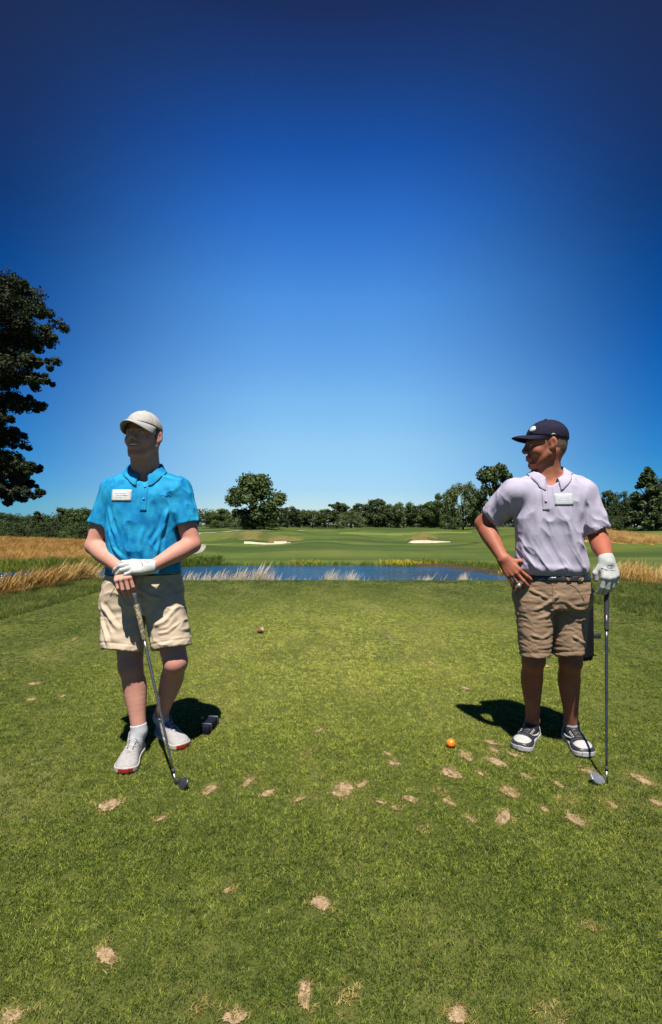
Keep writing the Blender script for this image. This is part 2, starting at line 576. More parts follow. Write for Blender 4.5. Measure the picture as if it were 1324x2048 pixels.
def head_prims(o, yaw, pitch=0.0, s=1.0, smile=False, chin=0.0):
    """Head in its own frame: f to the face, l to the person's left, u up."""
    c, sn = math.cos(yaw), math.sin(yaw)
    f = np.array([-sn * math.cos(pitch), -c * math.cos(pitch), math.sin(pitch)])
    l = np.array([c, -sn, 0.0]); u = np.cross(f, l)
    W, R = frame(o, f, l, u)
    E = lambda cc, r: ell(W(np.array(cc) * s), np.array(r) * s, R)
    C = lambda a, b, ra, rb: cone(W(np.array(a) * s), W(np.array(b) * s), ra * s, rb * s)
    A, S = [], []
    A += [(E((-.014, 0, .032), (.099, .077, .086)), .01), (E((.034, 0, -.028), (.060, .063, .088)), .03)]
    A += [(E((-.03, 0, -.02), (.072, .066, .07)), .03)]
    for y in (-1, 1):
        A += [(C((-.004, y * (.054 + .003 * smile), -.055), (.066, y * (.020 + .006 * smile), -.106), .021, .018), .02)]
        A += [(E((.056, y * .037, -.034), (.030, .029, .030)), .015)]
        A += [(C((.060, y * .050, .017), (.088, y * .012, .016), .010, .011), .014)]
    A += [(E((.076 + chin, 0, -.106), (.021, .026, .020)), .018)]
    A += [(C((.092, 0, .012), (.1145, 0, -.024), .0085, .0115), .012)]
    for y in (-1, 1): A += [(E((.106, y * .013, -.032), (.013, .0085, .009)), .006)]
    A += [(E((.088, 0, -.066), (.016, .032, .022)), .012)]
    up = .004 if smile else 0
    if smile: S += [(E((.108, 0, -.0650), (.020, .0300, .0068)), .002)]
    for y in (-1, 1):
        A += [(C((.103, 0, -.0585 + up * .1), (.091, y * (.025 + up * 1.2), -.063 + up), .0052, .0035), .005)]
        A += [(C((.101, 0, -.074 - up * .4), (.090, y * (.023 + up * 1.2), -.068 + up), .0066, .0035), .005)]
        S += [(E((.098, y * .032, .002), (.013, .018, .0085)), .010)]
        S += [(E((.115, y * .0065, -.041), (.005, .0035, .005)), .003)]
        if smile: S += [(C((.098, y * .020, -.036), (.086, y * .036, -.066), .0015, .0015), .006)]
    lids = []
    for y in (-1, 1):
        lids += [(cut(E((.0785, y * .032, .002), (.0140, .0150, .0140)), plane(W(np.array((0, 0, .0020)) * s), -u)), .003),
                 (cut(E((.0785, y * .032, .002), (.0140, .0150, .0140)), plane(W(np.array((0, 0, -.0012)) * s), u)), .003)]
    ears = []
    tilt = np.array([unit(f * .95 - u * .25 + 0 * l), l, u]); tilt[2] = np.cross(tilt[0], tilt[1])
    for y in (-1, 1):
        ea = np.array([unit(f + y * l * -.45), unit(l + y * f * .45), u])
        ears += [('a', ell(W(np.array((-.018, y * .083, -.004)) * s), np.array((.019, .0085, .032)) * s, ea), .008),
                 ('a', ell(W(np.array((-.008, y * .077, -.030)) * s), np.array((.011, .007, .012)) * s, ea), .008),
                 ('s', ell(W(np.array((-.012, y * .092, -.003)) * s), np.array((.010, .006, .018)) * s, ea), .004)]
    return dict(W=lambda p: W(np.asarray(p, float) * s), R=R, f=f, l=l, u=u, s=s, A=A, S=S, lids=lids, ears=ears)

def add_head(F, H):
    for p, k in H['A']: F.add(p, k * H['s'])
    for p, k in H['S']: F.sub(p, k)
    for p, k in H['lids']: F.add(p, k)
    for op, p, k in H['ears']: F.add(p, k, 'u' if op == 'a' else 's')

def local_field(o, R, lo, hi, step):
    """Field laid out in a local frame; returns the field and to-world function for its vertices."""
    F = Field(*[axis(lo[i], hi[i], step) for i in range(3)])
    return F, (lambda V: V @ np.asarray(R) + np.asarray(o))

def project(bvh, P, dirv):
    """Move points P along dirv to the surface; returns hits and normals."""
    out, nor = [], []
    for p in P:
        h = bvh.ray_cast(Vector(p), Vector(dirv))
        if h[0] is None:
            h = bvh.find_nearest(Vector(p))
        out.append(np.array(h[0])); nor.append(np.array(h[1]))
    return np.array(out), np.array(nor)

def front(px, py, Ys):
    """A start point 0.3 m before the surface that stands at depth Ys, for projecting along +y."""
    return at(px, py, Ys) - np.array([0, .3, 0])

def bvh_of(V, F):
    from mathutils.bvhtree import BVHTree
    return BVHTree.FromPolygons([tuple(v) for v in V], [tuple(int(i) for i in f) for f in F])

def patch(bvh, c, ux, uz, w, h, nu, nv, lift, thick, dirv=(0, 1, 0), round_=0.0):
    """A thin sheet with thickness, laid on a surface: centre c, half sizes w, h along ux, uz."""
    us = np.linspace(-1, 1, nu); vs = np.linspace(-1, 1, nv)
    P = np.array([np.asarray(c) + np.asarray(ux) * w * a + np.asarray(uz) * h * b for a in us for b in vs])
    H, _ = project(bvh, P, dirv)
    d = unit(dirv)
    top, bot = H - d * (lift + thick), H - d * (lift - 0.004)
    V = np.concatenate([top, bot])
    n = nu * nv
    g = grid_faces(nu, nv)
    rim = [i * nv for i in range(nu)] + [(nu - 1) * nv + j for j in range(1, nv)] + [i * nv + nv - 1 for i in range(nu - 2, -1, -1)] + [j for j in range(nv - 2, 0, -1)]
    rim = np.array(rim); r2 = np.roll(rim, -1)
    side = np.stack([rim, rim + n, r2 + n, r2], 1)
    return V, [g, g[:, ::-1] + n, side]

def disc_patch(bvh, c, ux, uz, r, lift, thick, dirv, n=20):
    a = np.arange(n) / n * 2 * np.pi
    P = [np.asarray(c, float)] + [np.asarray(c) + r * (math.cos(t) * np.asarray(ux) + math.sin(t) * np.asarray(uz)) for t in a]
    H, _ = project(bvh, P, dirv)
    d = unit(dirv)
    top, bot = H - d * (lift + thick), H - d * (lift - 0.004)
    k = np.arange(n)
    F = [np.stack([np.zeros(n, int), 1 + k, 1 + (k + 1) % n], 1),
         np.stack([1 + (k + 1) % n, 1 + k, n + 2 + k, n + 2 + (k + 1) % n], 1)]
    return np.concatenate([top, bot]), F

def fold_lines(V, N, lines, face=(0, -1, 0)):
    """Raise ridges or sink creases along polylines given in (x, z): (points, width, height)."""
    f = np.asarray(face, float)
    wgt = sstep(0.05, 0.45, N @ f)
    D = np.zeros(len(V))
    for pts, wd, ht in lines:
        pts = np.asarray(pts, float)
        best = np.full(len(V), 9.0); tt = np.zeros(len(V))
        for i in range(len(pts) - 1):
            a, b = pts[i], pts[i + 1]; ab = b - a
            qx, qz = V[:, 0] - a[0], V[:, 2] - a[1]
            t = np.clip((qx * ab[0] + qz * ab[1]) / (ab @ ab), 0, 1)
            d = np.hypot(qx - t * ab[0], qz - t * ab[1])
            m = d < best
            best[m] = d[m]; tt[m] = (i + t[m]) / (len(pts) - 1)
        prof = (1 + (best / wd) ** 2) ** -1.5 - 0.42 * np.exp(-((best - 1.6 * wd) / (.8 * wd)) ** 2)
        D += ht * prof * sstep(0, .2, tt) * (1 - sstep(.75, 1, tt) * .9)
    return V + N * (D * wgt)[:, None]
# ------------------------------------------------------------------ the two golfers
M = {}
M['skin_fair'] = mat("fair_skin", (.455, .23, .168), .62, (.41, .19, .14), 14, bump=(120, .3, .002), sss=.12, spec=.3, col3=(.45, .195, .145), scale3=5)
M['skin_tan'] = mat("tanned_skin", (.30, .108, .058), .58, (.24, .075, .041), 14, bump=(120, .3, .002), sss=.12, spec=.3, col3=(.27, .080, .045), scale3=5)
M['shirt_blue'] = mat("blue_polo_fabric", (.001, .130, .31), .8, (.010, .22, .41), 11, .40, .60, bump=(60, .25, .003), spec=.15, col3=(.014, .235, .42), scale3=13)
M['shirt_lilac'] = mat("lilac_polo_fabric", (.305, .280, .360), .8, (.335, .310, .39), 20, bump=(50, .25, .003), spec=.2)
M['khaki'] = mat("khaki_cotton", (.42, .335, .24), .85, (.37, .29, .205), 12, bump=(40, .5, .004))
M['brown_cotton'] = mat("brown_cotton", (.245, .160, .098), .8, (.20, .128, .076), 12, bump=(40, .5, .004))
M['cap_white'] = mat("off_white_cap", (.325, .31, .285), .8, (.29, .275, .255), 30, bump=(150, .15, .002))
M['cap_navy'] = mat("navy_cap", (.010, .009, .022), .85, (.014, .013, .030), 30, bump=(150, .15, .002), spec=.12)
M['white_cloth'] = mat("white_knit", (.38, .38, .395), .85, (.33, .335, .35), 40)
M['glove_white'] = mat("white_leather_glove", (.385, .39, .38), .65, (.33, .335, .325), 30, bump=(60, .3, .002))
M['shoe_grey'] = mat("pale_grey_mesh", (.265, .255, .25), .85, (.225, .215, .213), 60, bump=(300, .4, .001))
M['sole_cream'] = mat("cream_rubber", (.36, .34, .285), .6, (.31, .29, .24), 25)
M['rubber_red'] = mat("red_rubber", (.25, .014, .012), .55, (.20, .01, .01), 20)
M['black_leather'] = mat("black_leather", (.016, .016, .018), .42, (.028, .028, .03), 30, bump=(90, .3, .002))
M['white_leather'] = mat("white_leather", (.34, .335, .325), .55, (.29, .285, .275), 25, bump=(90, .2, .002))
M['grey_foam'] = mat("dark_midsole", (.10, .10, .12), .6, (.14, .14, .16), 20)
M['belt'] = mat("black_belt", (.012, .012, .014), .4, (.02, .02, .022), 20)
M['label_white'] = mat("paper_label", (.47, .48, .475), .7, (.45, .46, .455), 30)
M['label_pale'] = mat("lilac_white_label", (.385, .39, .42), .7, (.37, .375, .405), 30)
M['label_ink'] = mat("faint_ink", (.40, .42, .45), .7, (.39, .41, .44), 30)
M['dark_thread'] = mat("dark_thread", (.03, .03, .035), .6, (.05, .05, .055), 40)
M['blue_button'] = mat("blue_button", (.02, .16, .42), .3, (.03, .2, .48), 30)
M['lilac_button'] = mat("grey_button", (.22, .19, .27), .3, (.26, .22, .3), 30)
M['hair_brown'] = mat("short_brown_hair", (.09, .055, .032), .7, (.05, .03, .018), 260, bump=(300, .8, .003))
M['hair_dark'] = mat("cropped_dark_hair", (.07, .042, .028), .7, (.12, .065, .042), 200, bump=(300, .8, .003))
M['eye'] = mat("eye_white", (.48, .45, .42), .3, (.44, .4, .38), 60)
M['iris'] = mat("iris", (.05, .04, .035), .2, (.07, .055, .04), 60)
M['teeth'] = mat("teeth", (.78, .75, .68), .3, (.72, .69, .62), 60)
M['ring'] = mat("white_ring", (.85, .85, .85), .4, (.8, .8, .8), 60)
M['steel'] = mat("brushed_steel", (.30, .29, .26), .42, (.22, .215, .20), 60, metal=1.0)
M['dark_steel'] = mat("dark_steel", (.10, .10, .115), .35, (.14, .14, .155), 60, metal=.9)
M['grip'] = mat("black_grip_rubber", (.018, .018, .022), .65, (.03, .03, .036), 90, bump=(400, .5, .001))
M['grip_tan'] = mat("tan_patterned_grip", (.26, .215, .11), .65, (.07, .065, .045), 110, .4, .55)
M['face_grey'] = mat("grey_club_face", (.20, .21, .24), .42, (.26, .27, .30), 120, metal=.6)

def arm_prims(sh, el, wr, s=1.0, grow=0.0):
    sh, el, wr = map(np.asarray, (sh, el, wr))
    g = grow
    return [(spine([sh, sh + (el - sh) * .5, el], np.array((.056, .051, .042)) * s + g, 8), .02),
            (spine([el, el + (wr - el) * .28, el + (wr - el) * .7, wr], np.array((.041, .046, .035, .028)) * s + g, 10), .016)]

def leg_prims(hip, kn, an, s=1.0):
    hip, kn, an = map(np.asarray, (hip, kn, an))
    ax = unit(an - kn)
    back = np.array([0, 1, 0.0]); back = unit(back - ax * (back @ ax))
    at_ = lambda t, b: kn + (an - kn) * t + back * b
    return [(spine([hip, hip + (kn - hip) * .5, kn], np.array((.088, .076, .058)) * s), .02),
            (spine([kn, at_(.15, .010), at_(.32, .020), at_(.55, .013), at_(.8, .004), an], np.array((.056, .055, .0585, .050, .039, .036)) * s), .02),
            (ell(kn - back * .026, np.array((.034, .030, .040)) * s), .025),
            (cone(at_(.12, -.034), at_(.2, -.034), .014, .012), .02),
            (ell(an + np.array([.028, 0, 0]), (.011, .014, .014)), .015), (ell(an - np.array([.028, 0, 0]), (.011, .014, .014)), .015)]

def cap_parts(H, mat_, parent, band_u=.040, brim_len=.078, brim_drop=4.6, badge=False, seam=True, brim_pitch=.10, lift=.0):
    W, R, s = H['W'], H['R'], H['s']
    F = Field(*[axis(c - .16, c + .16, .0042) for c in W((0, 0, .04))])
    cr = ell(W((-.012, 0, .036)), np.array((.111, .088, .096)) * s, R)
    low = plane(W((0, 0, band_u)), -(R[2] + R[0] * (-.22)))
    F.add(cut(cr, low), .001)
    F.sub(cut(ell(W((-.012, 0, .034)), np.array((.104, .081, .088)) * s, R), plane(W((0, 0, band_u + .02)), R[2])), .001)
    V, Fc = F.mesh(); V = relax(V, Fc, 1)
    # six panels: shallow seams running up to the button
    L = (V - W((0, 0, 0))) @ R.T
    th = np.arctan2(L[:, 1], L[:, 0] + .012)
    for k in range(6):
        dth = np.abs((th - (k * math.pi / 3 + .0) + math.pi) % (2 * math.pi) - math.pi)
        rr = np.hypot(L[:, 1], L[:, 0] + .012)
        V = V - vnormals(V, Fc) * (np.exp(-(dth * rr / .0045) ** 2) * .0018)[:, None]
    cap = obj("cap", V, Fc, mat_, parent)
    bv = bvh_of(V, Fc)
    # brim
    nu, nv = 25, 10
    P = []
    for i in range(nu):
        a = -1 + 2 * i / (nu - 1)
        ang = a * 1.22
        fi, li = -.012 + .108 * math.cos(ang), .0865 * math.sin(ang)
        ui = band_u + .22 * fi - .012
        for j in range(nv):
            r = j / (nv - 1)
            ext = brim_len * (max(0, math.cos(a * math.pi / 2)) ** .55)
            ff = fi + r * ext - .006; ll = li * (1 - .04 * r)
            uu = ui + .010 - brim_drop * ll * ll * (.10 + .90 * r) - brim_pitch * r * ext + .012 * math.sin(r * 2.2) * math.cos(a * 1.5)
            P.append(W((ff, ll, uu)))
    P = np.array(P); g = grid_faces(nu, nv)
    br = obj("brim", P, g, mat_, cap)
    md = br.modifiers.new("thickness", 'SOLIDIFY'); md.thickness = .004; md.offset = 0
    top = W((-.012, 0, .132))
    Vb, Fb = ball(top, np.array((.010, .010, .005)) * s, 12, 8, R)
    obj("top_button", Vb, Fb, mat_, cap)
    return cap, bv

def hair_part(H, mat_, parent, lo=-.045, grow=.0035, front=.02):
    W, R, s = H['W'], H['R'], H['s']
    F = Field(*[axis(c - .15, c + .15, .005) for c in W((0, 0, 0))])
    shp = ell(W((-.014, 0, .032)), (np.array((.099, .077, .086)) + grow) * s, R)
    shp2 = ell(W((-.03, 0, -.02)), (np.array((.072, .066, .07)) + grow) * s, R)
    F.add(shp, .01); F.add(shp2, .03)
    F.clip(plane(W((0, 0, lo)), -R[2] + R[0] * .35), .004)
    F.clip(plane(W((front, 0, 0)), R[0] + R[2] * .3), .006)
    V, Fc = F.mesh(); V = relax(V, Fc, 1)
    V = V + vnormals(V, Fc) * ((vnoise(V * 130) - .5) * .002)[:, None]
    return obj("hair", V, Fc, mat_, parent)

def face_parts(H, parent, iris=True, smile=False, brow=None):
    W, R, s = H['W'], H['R'], H['s']
    for y in (-1, 1):
        V, Fc = ball(W((.0785, y * .032, .002)), .0128 * s, 14, 10, R)
        e = obj("eye", V, Fc, M['eye'], parent)
        V, Fc = ball(W((.0885, y * .032, .002)), np.array((.0035, .0055, .0055)) * s, 10, 8, R)
        obj("iris", V, Fc, M['iris'], e)
        pts = [W((.094 - .012 * t * t, y * (.015 + .033 * t), .0185 + .005 * math.sin(t * 2.4))) for t in np.linspace(0, 1, 6)]
        V, Fc = tube(pts, np.array([.003, .004, .004, .0035, .003, .0015]) * s, 8)
        obj("eyebrow", V, Fc, brow, parent)
    if smile:
        parts = []
        for k in range(8):
            yy = (k - 3.5) * .0064
            parts.append(box(W((.0965 - 10 * yy * yy, yy, -.0620 + 3 * yy * yy)), .002 * s, .0031 * s, .0042 * s, R, .0009))
        V, Fc = join(parts)
        obj("teeth", V, Fc, M['teeth'], parent)

def shoe(parent, heel, toe_dir, L, style, flip=1):
    """heel: ground point under the back of the shoe; local axes: along the foot, to the left, up."""
    d = unit(toe_dir); up = np.array([0, 0, 1.0]); lf = np.cross(up, d)
    R = np.array([d, lf, up]); o = np.asarray(heel, float)
    T = np.array([0, .03, .10, .22, .36, .50, .63, .75, .85, .93, .98, 1.0]) * L
    A = 1.12 * np.array([.010, .024, .034, .0375, .0365, .039, .0445, .0485, .047, .038, .024, .010])
    B = np.array([.050, .074, .090, .096, .094, .083, .070, .060, .053, .046, .038, .028]) if style == 'runner' else \
        np.array([.048, .072, .084, .086, .084, .077, .069, .062, .056, .049, .041, .030])
    VC = flip * np.array([0, 0, 0, .001, .002, .003, .003, .001, -.002, -.006, -.009, -.010])
    T, A, B, VC = _spline(np.column_stack([T, A, B, VC]))
    def upper(g=0.0):
        def fn(X, Y, Z):
            a = np.interp(X, T, A) + g; b = np.interp(X, T, B) + g; vc = np.interp(X, T, VC)
            q = (np.abs((Y - vc) / a) ** 2.3 + np.abs(np.maximum(Z - .022, 0) / (b - .022)) ** 2.1) ** (1 / 2.2)
            dd = (q - 1) * np.minimum(a, b - .022)
            return np.maximum(np.maximum(dd, .012 - Z), np.maximum(-X - g, X - L - g))
        return fn, np.array([-.01, -.07, 0]), np.array([L + .01, .07, .12])
    def sole(g=0.0, top=.026, x0=-1, x1=9):
        def fn(X, Y, Z):
            Xc = np.clip(X, 0, L)
            a = np.interp(Xc, T, A) + .005 + g; vc = np.interp(Xc, T, VC)
            spring = .010 * np.clip((X / L - .75) / .25, 0, 1) ** 2 + .006 * np.clip((.1 - X / L) / .1, 0, 1) ** 2
            tp = top + spring + .012 * np.clip((.25 - X / L) / .25, 0, 1) * (style == 'runner')
            dd = np.abs(Y - vc) - a
            dd = np.maximum(dd, np.maximum(-X - .004 - g, X - L - .004 - g))
            return np.maximum(np.maximum(dd, np.maximum(Z - tp, spring - Z)), np.maximum(x0 - X, X - x1))
        return fn, np.array([-.02, -.07, 0]), np.array([L + .02, .07, .05])
    lo, hi = (-.02, -.07, -.01), (L + .02, .07, .125)
    def build(name, prims, mat_, par, k=.004, it=1, step=.0035):
        F, W = local_field(o, R, lo, hi, step)
        for p, kk, op in prims: F.add(p, kk, op)
        V, Fc = F.mesh()
        if len(Fc) == 0: return None, None, None
        V = relax(V, Fc, it)
        Vw = W(V)
        return obj(name, Vw, Fc, mat_, par), Vw, Fc
    umat = M['shoe_grey'] if style == 'runner' else M['black_leather']
    ank = L * .24
    ups = [(upper(), .004, 'u'), (cone((ank, 0, .07), (ank - .012, 0, .100 if style == 'runner' else .092), .040, .038), .015, 'u'),
           (cone((ank + .004, 0, .088), (ank - .01, 0, .16), .031, .035), .004, 's')]
    sh, Vu, Fu = build("shoe", ups, umat, parent)
    bv = bvh_of(Vu, Fu)
    build("sole", [(sole(), .003, 'u')], M['sole_cream'] if style == 'runner' else M['white_leather'], sh)
    Wp = lambda p: np.asarray(p, float) @ R + o
    def lace(x, w0, w1, mat_, rad, dx=0.0, n=7):
        pts = [Wp((x + dx * t, w0 + (w1 - w0) * t, .16)) for t in np.linspace(0, 1, n)]
        Hh, _ = project(bv, pts, (0, 0, -1))
        return tube(Hh + np.array([0, 0, rad * .6]), rad, 6)
    if style == 'runner':
        build("toe_bumper", [(sole(.0018, .022, L * .972), .002, 'u')], M['rubber_red'], sh, it=3, step=.0025)
        build("heel_counter", [((lambda fn: (lambda X, Y, Z: np.maximum(np.maximum(fn(X, Y, Z), X - L * .16), Z - .07), np.array([-.02, -.07, 0]), np.array([L * .2, .07, .1])))(upper(.002)[0]), .002, 'u')], M['grey_foam'], sh)
        # tongue with dark edges, then crossing laces
        tg = [lace(L * .34, -.017, -.013, M['dark_thread'], .0022, L * .26), lace(L * .34, .017, .013, M['dark_thread'], .0022, L * .26)]
        V, Fc = join(tg); obj("tongue_edge", V, Fc, M['dark_thread'], sh)
        V, Fc = join([lace(L * x, -.022, .022, None, .0024, L * .035 * (-1) ** i) for i, x in enumerate((.36, .42, .48, .54, .60))])
        obj("lace", V, Fc, M['white_cloth'], sh)
        V, Fc = join([lace(L * .35, .0, .034, None, .002, L * .05), lace(L * .35, .0, -.034, None, .002, L * .06)])
        obj("lace_bow", V, Fc, M['dark_thread'], sh)
        V, Fc = join([lace(L * .66, -.012, .012, None, .0016)])
        obj("toe_stripe", V, Fc, M['rubber_red'], sh)
    else:
        lim = lambda fn, x0, x1, z0, z1: ((lambda X, Y, Z: np.maximum(np.maximum(fn(X, Y, Z), np.maximum(x0 - X, X - x1)), np.maximum(z0 - Z, Z - z1))), np.array([x0 - .01, -.07, 0]), np.array([x1 + .01, .07, .12]))
        build("toe_box", [(lim(upper(.0016)[0], L * .72, L * .95, .034, .2), .002, 'u')], M['white_leather'], sh, step=.003)
        build("toe_guard", [(lim(upper(.0035)[0], L * .58, L * 1.05, .0, .047), .002, 'u')], M['black_leather'], sh, step=.003)
        build("heel_panel", [(lim(upper(.003)[0], -.02, L * .13, .03, .078), .002, 'u')], M['white_leather'], sh, step=.003)
        for sg in (-1, 1):
            pts = [Wp((L * t, sg * .075, z)) for t, z in ((.20, .040), (.32, .036), (.45, .044), (.56, .056))]
            Hh, _ = project(bv, pts, -sg * lf)
            V, Fc = tube(Hh + sg * lf * .001, np.array([.003, .0055, .005, .002]), 8)
            obj("side_stripe", V, Fc, M['white_leather'], sh)
        V, Fc = join([lace(L * x, -.024, .024, None, .003, L * .02 * (-1) ** i) for i, x in enumerate((.37, .43, .49, .55, .61))])
        obj("lace", V, Fc, M['black_leather'], sh)
        for x in (.40, .46, .52, .58):
            for sg in (-1, 1):
                V, Fc = lace(L * x, sg * .024, sg * .031, None, .0032)
                obj("eyelet", V, Fc, M['white_leather'], sh)
    return sh, bv

def sleeve(sh, el, t1, r0, r1):
    sh, el = np.asarray(sh), np.asarray(el)
    end = sh + (el - sh) * t1
    return cut(cone(sh, sh + (el - sh) * (t1 + .25), r0, r1 + (r1 - r0) * .25 / t1), plane(end, el - sh)), end, unit(el - sh)

def collar(parent, bvh, mat_, c, rx, ry, zb, front_drop, open_deg, fall, point, yaw=0.0, name="collar"):
    """A stand-and-fall polo collar swept round the neck, open at the front (-y)."""
    nu = 41; V = []
    prof_n = 9
    for i in range(nu):
        t = -1 + 2 * i / (nu - 1)
        ang = math.radians(180 - open_deg) * t          # 0 = back of the neck
        dx, dy = math.sin(ang), math.cos(ang)
        front = abs(t)
        z0 = zb - front_drop * sstep(.35, 1.0, front)
        fl = fall + point * sstep(.80, 1.0, front)
        stand = .030 * (1 - .45 * sstep(.5, 1, front))
        prof = [(0.000, 0), (.002, stand * .5), (.005, stand * .92), (.010, stand), (.0155, stand * .9), (.021, stand - fl * .35), (.026, stand - fl * .65), (.031, stand - fl * .9), (.0325, stand - fl)]
        for (r, z) in prof:
            ext = 1 + (.25 if front > .8 else 0) * 0
            lx, ly = (rx + r * (.85 + .35 * front)) * dx, (ry + r * 1.0) * dy - .010 * sstep(.6, 1, front)
            V.append((c[0] + lx * math.cos(yaw) - ly * math.sin(yaw), c[1] + lx * math.sin(yaw) + ly * math.cos(yaw), z0 + z))
    V = np.array(V)
    for i in range(len(V)):
        j = i % prof_n
        if j >= 3:
            h = bvh.find_nearest(Vector(V[i]))
            loc, nn = np.array(h[0]), np.array(h[1])
            need = .004 + .0016 * (8 - j)
            dd = (V[i] - loc) @ nn
            if dd < need: V[i] = V[i] + nn * (need - dd)
    o = obj(name, V, grid_faces(nu, prof_n), mat_, parent)
    md = o.modifiers.new("thickness", 'SOLIDIFY'); md.thickness = .003; md.offset = 0
    return o

def golf_shaft(name_label, top, foot, grip_len, mats, parent):
    top, foot = np.asarray(top), np.asarray(foot)
    d = unit(foot - top)
    ge = top + d * grip_len
    V, Fc = tube([top, top + d * .004, top + d * .02, ge - d * .01, ge], [.010, .0142, .0130, .0100, .0094], 16)
    obj("grip", V, Fc, mats[0], parent)
    fe = foot - d * .075
    n = 9
    pts = [ge + (fe - ge) * i / (2 * n - 1) for i in range(2 * n)]
    rad = [.0078 - .0030 * (i // 2) / (n - 1) for i in range(2 * n)]
    V, Fc = tube(pts, rad, 12); obj("shaft", V, Fc, mats[1], parent)
    V, Fc = tube([fe - d * .001, fe + d * .02], [.0068, .0072], 12); obj("ferrule", V, Fc, M['grip'], parent)
    V, Fc = tube([fe + d * .02, foot - d * .004], [.0064, .0068], 12)
    return d, (V, Fc)

def blade(foot, along, nrm, outline, thick_sole, thick_top):
    """Iron head: outline in (along, height-on-face) metres, leaned by nrm (out of the hitting face)."""
    a = unit(along); n = np.asarray(nrm, float); n = unit(n - a * (a @ n)); h = np.cross(a, n)
    if h[2] < 0: h = -h
    c = np.array(outline).mean(0)
    zs = np.array(outline)[:, 1]; zr = (zs - zs.min()) / (zs.max() - zs.min())
    th = thick_sole + (thick_top - thick_sole) * zr
    k = len(outline)
    def ring(sc, off):
        return [foot + a * (c[0] + (p[0] - c[0]) * sc) + h * (c[1] + (p[1] - c[1]) * sc) - n * (off * th[i]) for i, p in enumerate(outline)]
    rings = [ring(.93, 0), ring(1.0, .12), ring(1.0, .85), ring(.93, 1.0), ring(.80, 1.0), ring(.76, .62)]
    V = np.array([p for r in rings for p in r])
    F = [grid_faces(len(rings), k, close_v=True)]
    Fl = [tuple(int(x) for x in f) for f in F[0]] + [tuple(range(k))[::-1], tuple(range((len(rings) - 1) * k, len(rings) * k))]
    return V, Fl
def golfer(P):
    s = P['s']
    root = empty("person", (*P['root'], 0), P['label'], "person")
    sk = P['skin']
    H = head_prims(P['head'], math.radians(P['yaw']), math.radians(P.get('pitch', 0)), P.get('hs', 1.0), P['smile'], P.get('chin', 0))
    hands = [hand_prims(*h[0], **h[1]) for h in P['hands']]
    # one continuous body
    lo, hi = P['box']
    hd = P['head']
    fx = [(hd[0] - .13, hd[0] + .13, .0025)] + [(h[0][0][0] - .13, h[0][0][0] + .13, .0025) for h in P['hands']]
    fy = [(hd[1] - .15, hd[1] + .15, .0025)] + [(h[0][0][1] - .16, h[0][0][1] + .08, .0025) for h in P['hands']]
    fz = [(hd[2] - .15, hd[2] + .14, .0025)] + [(h[0][0][2] - .17, h[0][0][2] + .05, .0025) for h in P['hands']]
    F = Field(axis(lo[0], hi[0], .0062, fx), axis(lo[1], hi[1], .0062, fy), axis(lo[2], hi[2], .0062, fz))
    F.add(loft(P['torso'], 2.3, -.022, P['turn']), .02)
    for a, b in P['traps']: F.add(cone(a, b, .042, .052), .03)
    for (sh, el, wr), sc in zip(P['arms'], P['arm_s']):
        for p, k in arm_prims(sh, el, wr, sc): F.add(p, k)
    for (hp, kn, an), sc in zip(P['legs'], P['leg_s']):
        for p, k in leg_prims(hp, kn, an, sc): F.add(p, k)
    for ft in P['feet']:
        d = unit(ft['dir']); h0 = np.array(ft['heel'])
        F.add(cone(h0 + d * .06 + [0, 0, .045], h0 + d * .2 + [0, 0, .036], .030, .024), .02)
    nb, nt = P['neck']
    F.add(cone(nb, nt, P['neck_r'] + .004, P['neck_r']), .03)
    for y in (-1, 1):   # the two neck muscles
        F.add(cone(np.asarray(nb) + np.array([y * .016, -.048, .012]), H['W']((-.03, y * .052, -.045)), .012, .013), .02)
    add_head(F, H)
    for hp in hands:
        for p, k in hp[0]: F.add(p, k)
    V, Fc = F.mesh(); V = relax(V, Fc, 1, .35)
    body = obj("body", V, Fc, sk, root)
    face_parts(H, body, smile=P['smile'], brow=P['brow'])
    hair_part(H, P['hair'], root, P.get('hair_lo', -.045), P.get('hair_grow', .0035))
    # shirt
    sl = [sleeve(a[0], a[1], *q) for a, q in zip(P['arms'], P['sleeves'])]
    xs = axis(lo[0], hi[0], .0042); ys = axis(lo[1], hi[1], .0042); zs = axis(P['torso'][-1][0] - .02, 1.56, .0042)
    F = Field(xs, ys, zs)
    F.add(loft(P['torso'], 2.35, 0, P['turn']), .02)
    for a, b in P['traps']: F.add(cone(a, b, .055, .066), .03)
    for (pr, end, ax) in sl: F.add(pr, .028)
    for (pr, end, ax), q in zip(sl, P['sleeves']):
        F.sub(cone(end - ax * .06, end + ax * .03, q[2] - .014, q[2] - .007), .002)
    nb = np.asarray(nb)
    F.sub(cone(nb + [0, 0, P['hole']], nb + [0, -.03, .14], P['neck_r'] + .004, P['neck_r'] + .03), .01)
    # the V of the open placket
    vz = P['v_bottom']
    F.sub(cone(np.array([P['placket_x'], nb[1] - .155, vz]), nb + [0, -.05, .01], .004, .05), .006)
    V, Fc = F.mesh(); V = relax(V, Fc, 2)
    N = vnormals(V, Fc)
    q = V * np.array(P['fold_scale'])
    amp = P['fold_amp'] * (sstep(P['torso'][-1][0] - .02, P['torso'][-1][0] + .05, V[:, 2]))
    r1 = 1 - np.abs(2 * fbm(q + 3.1 + .6 * vnoise(V * 7)[:, None], 2) - 1)
    V = V + N * ((r1 ** 2.2 - .55) * amp)[:, None]
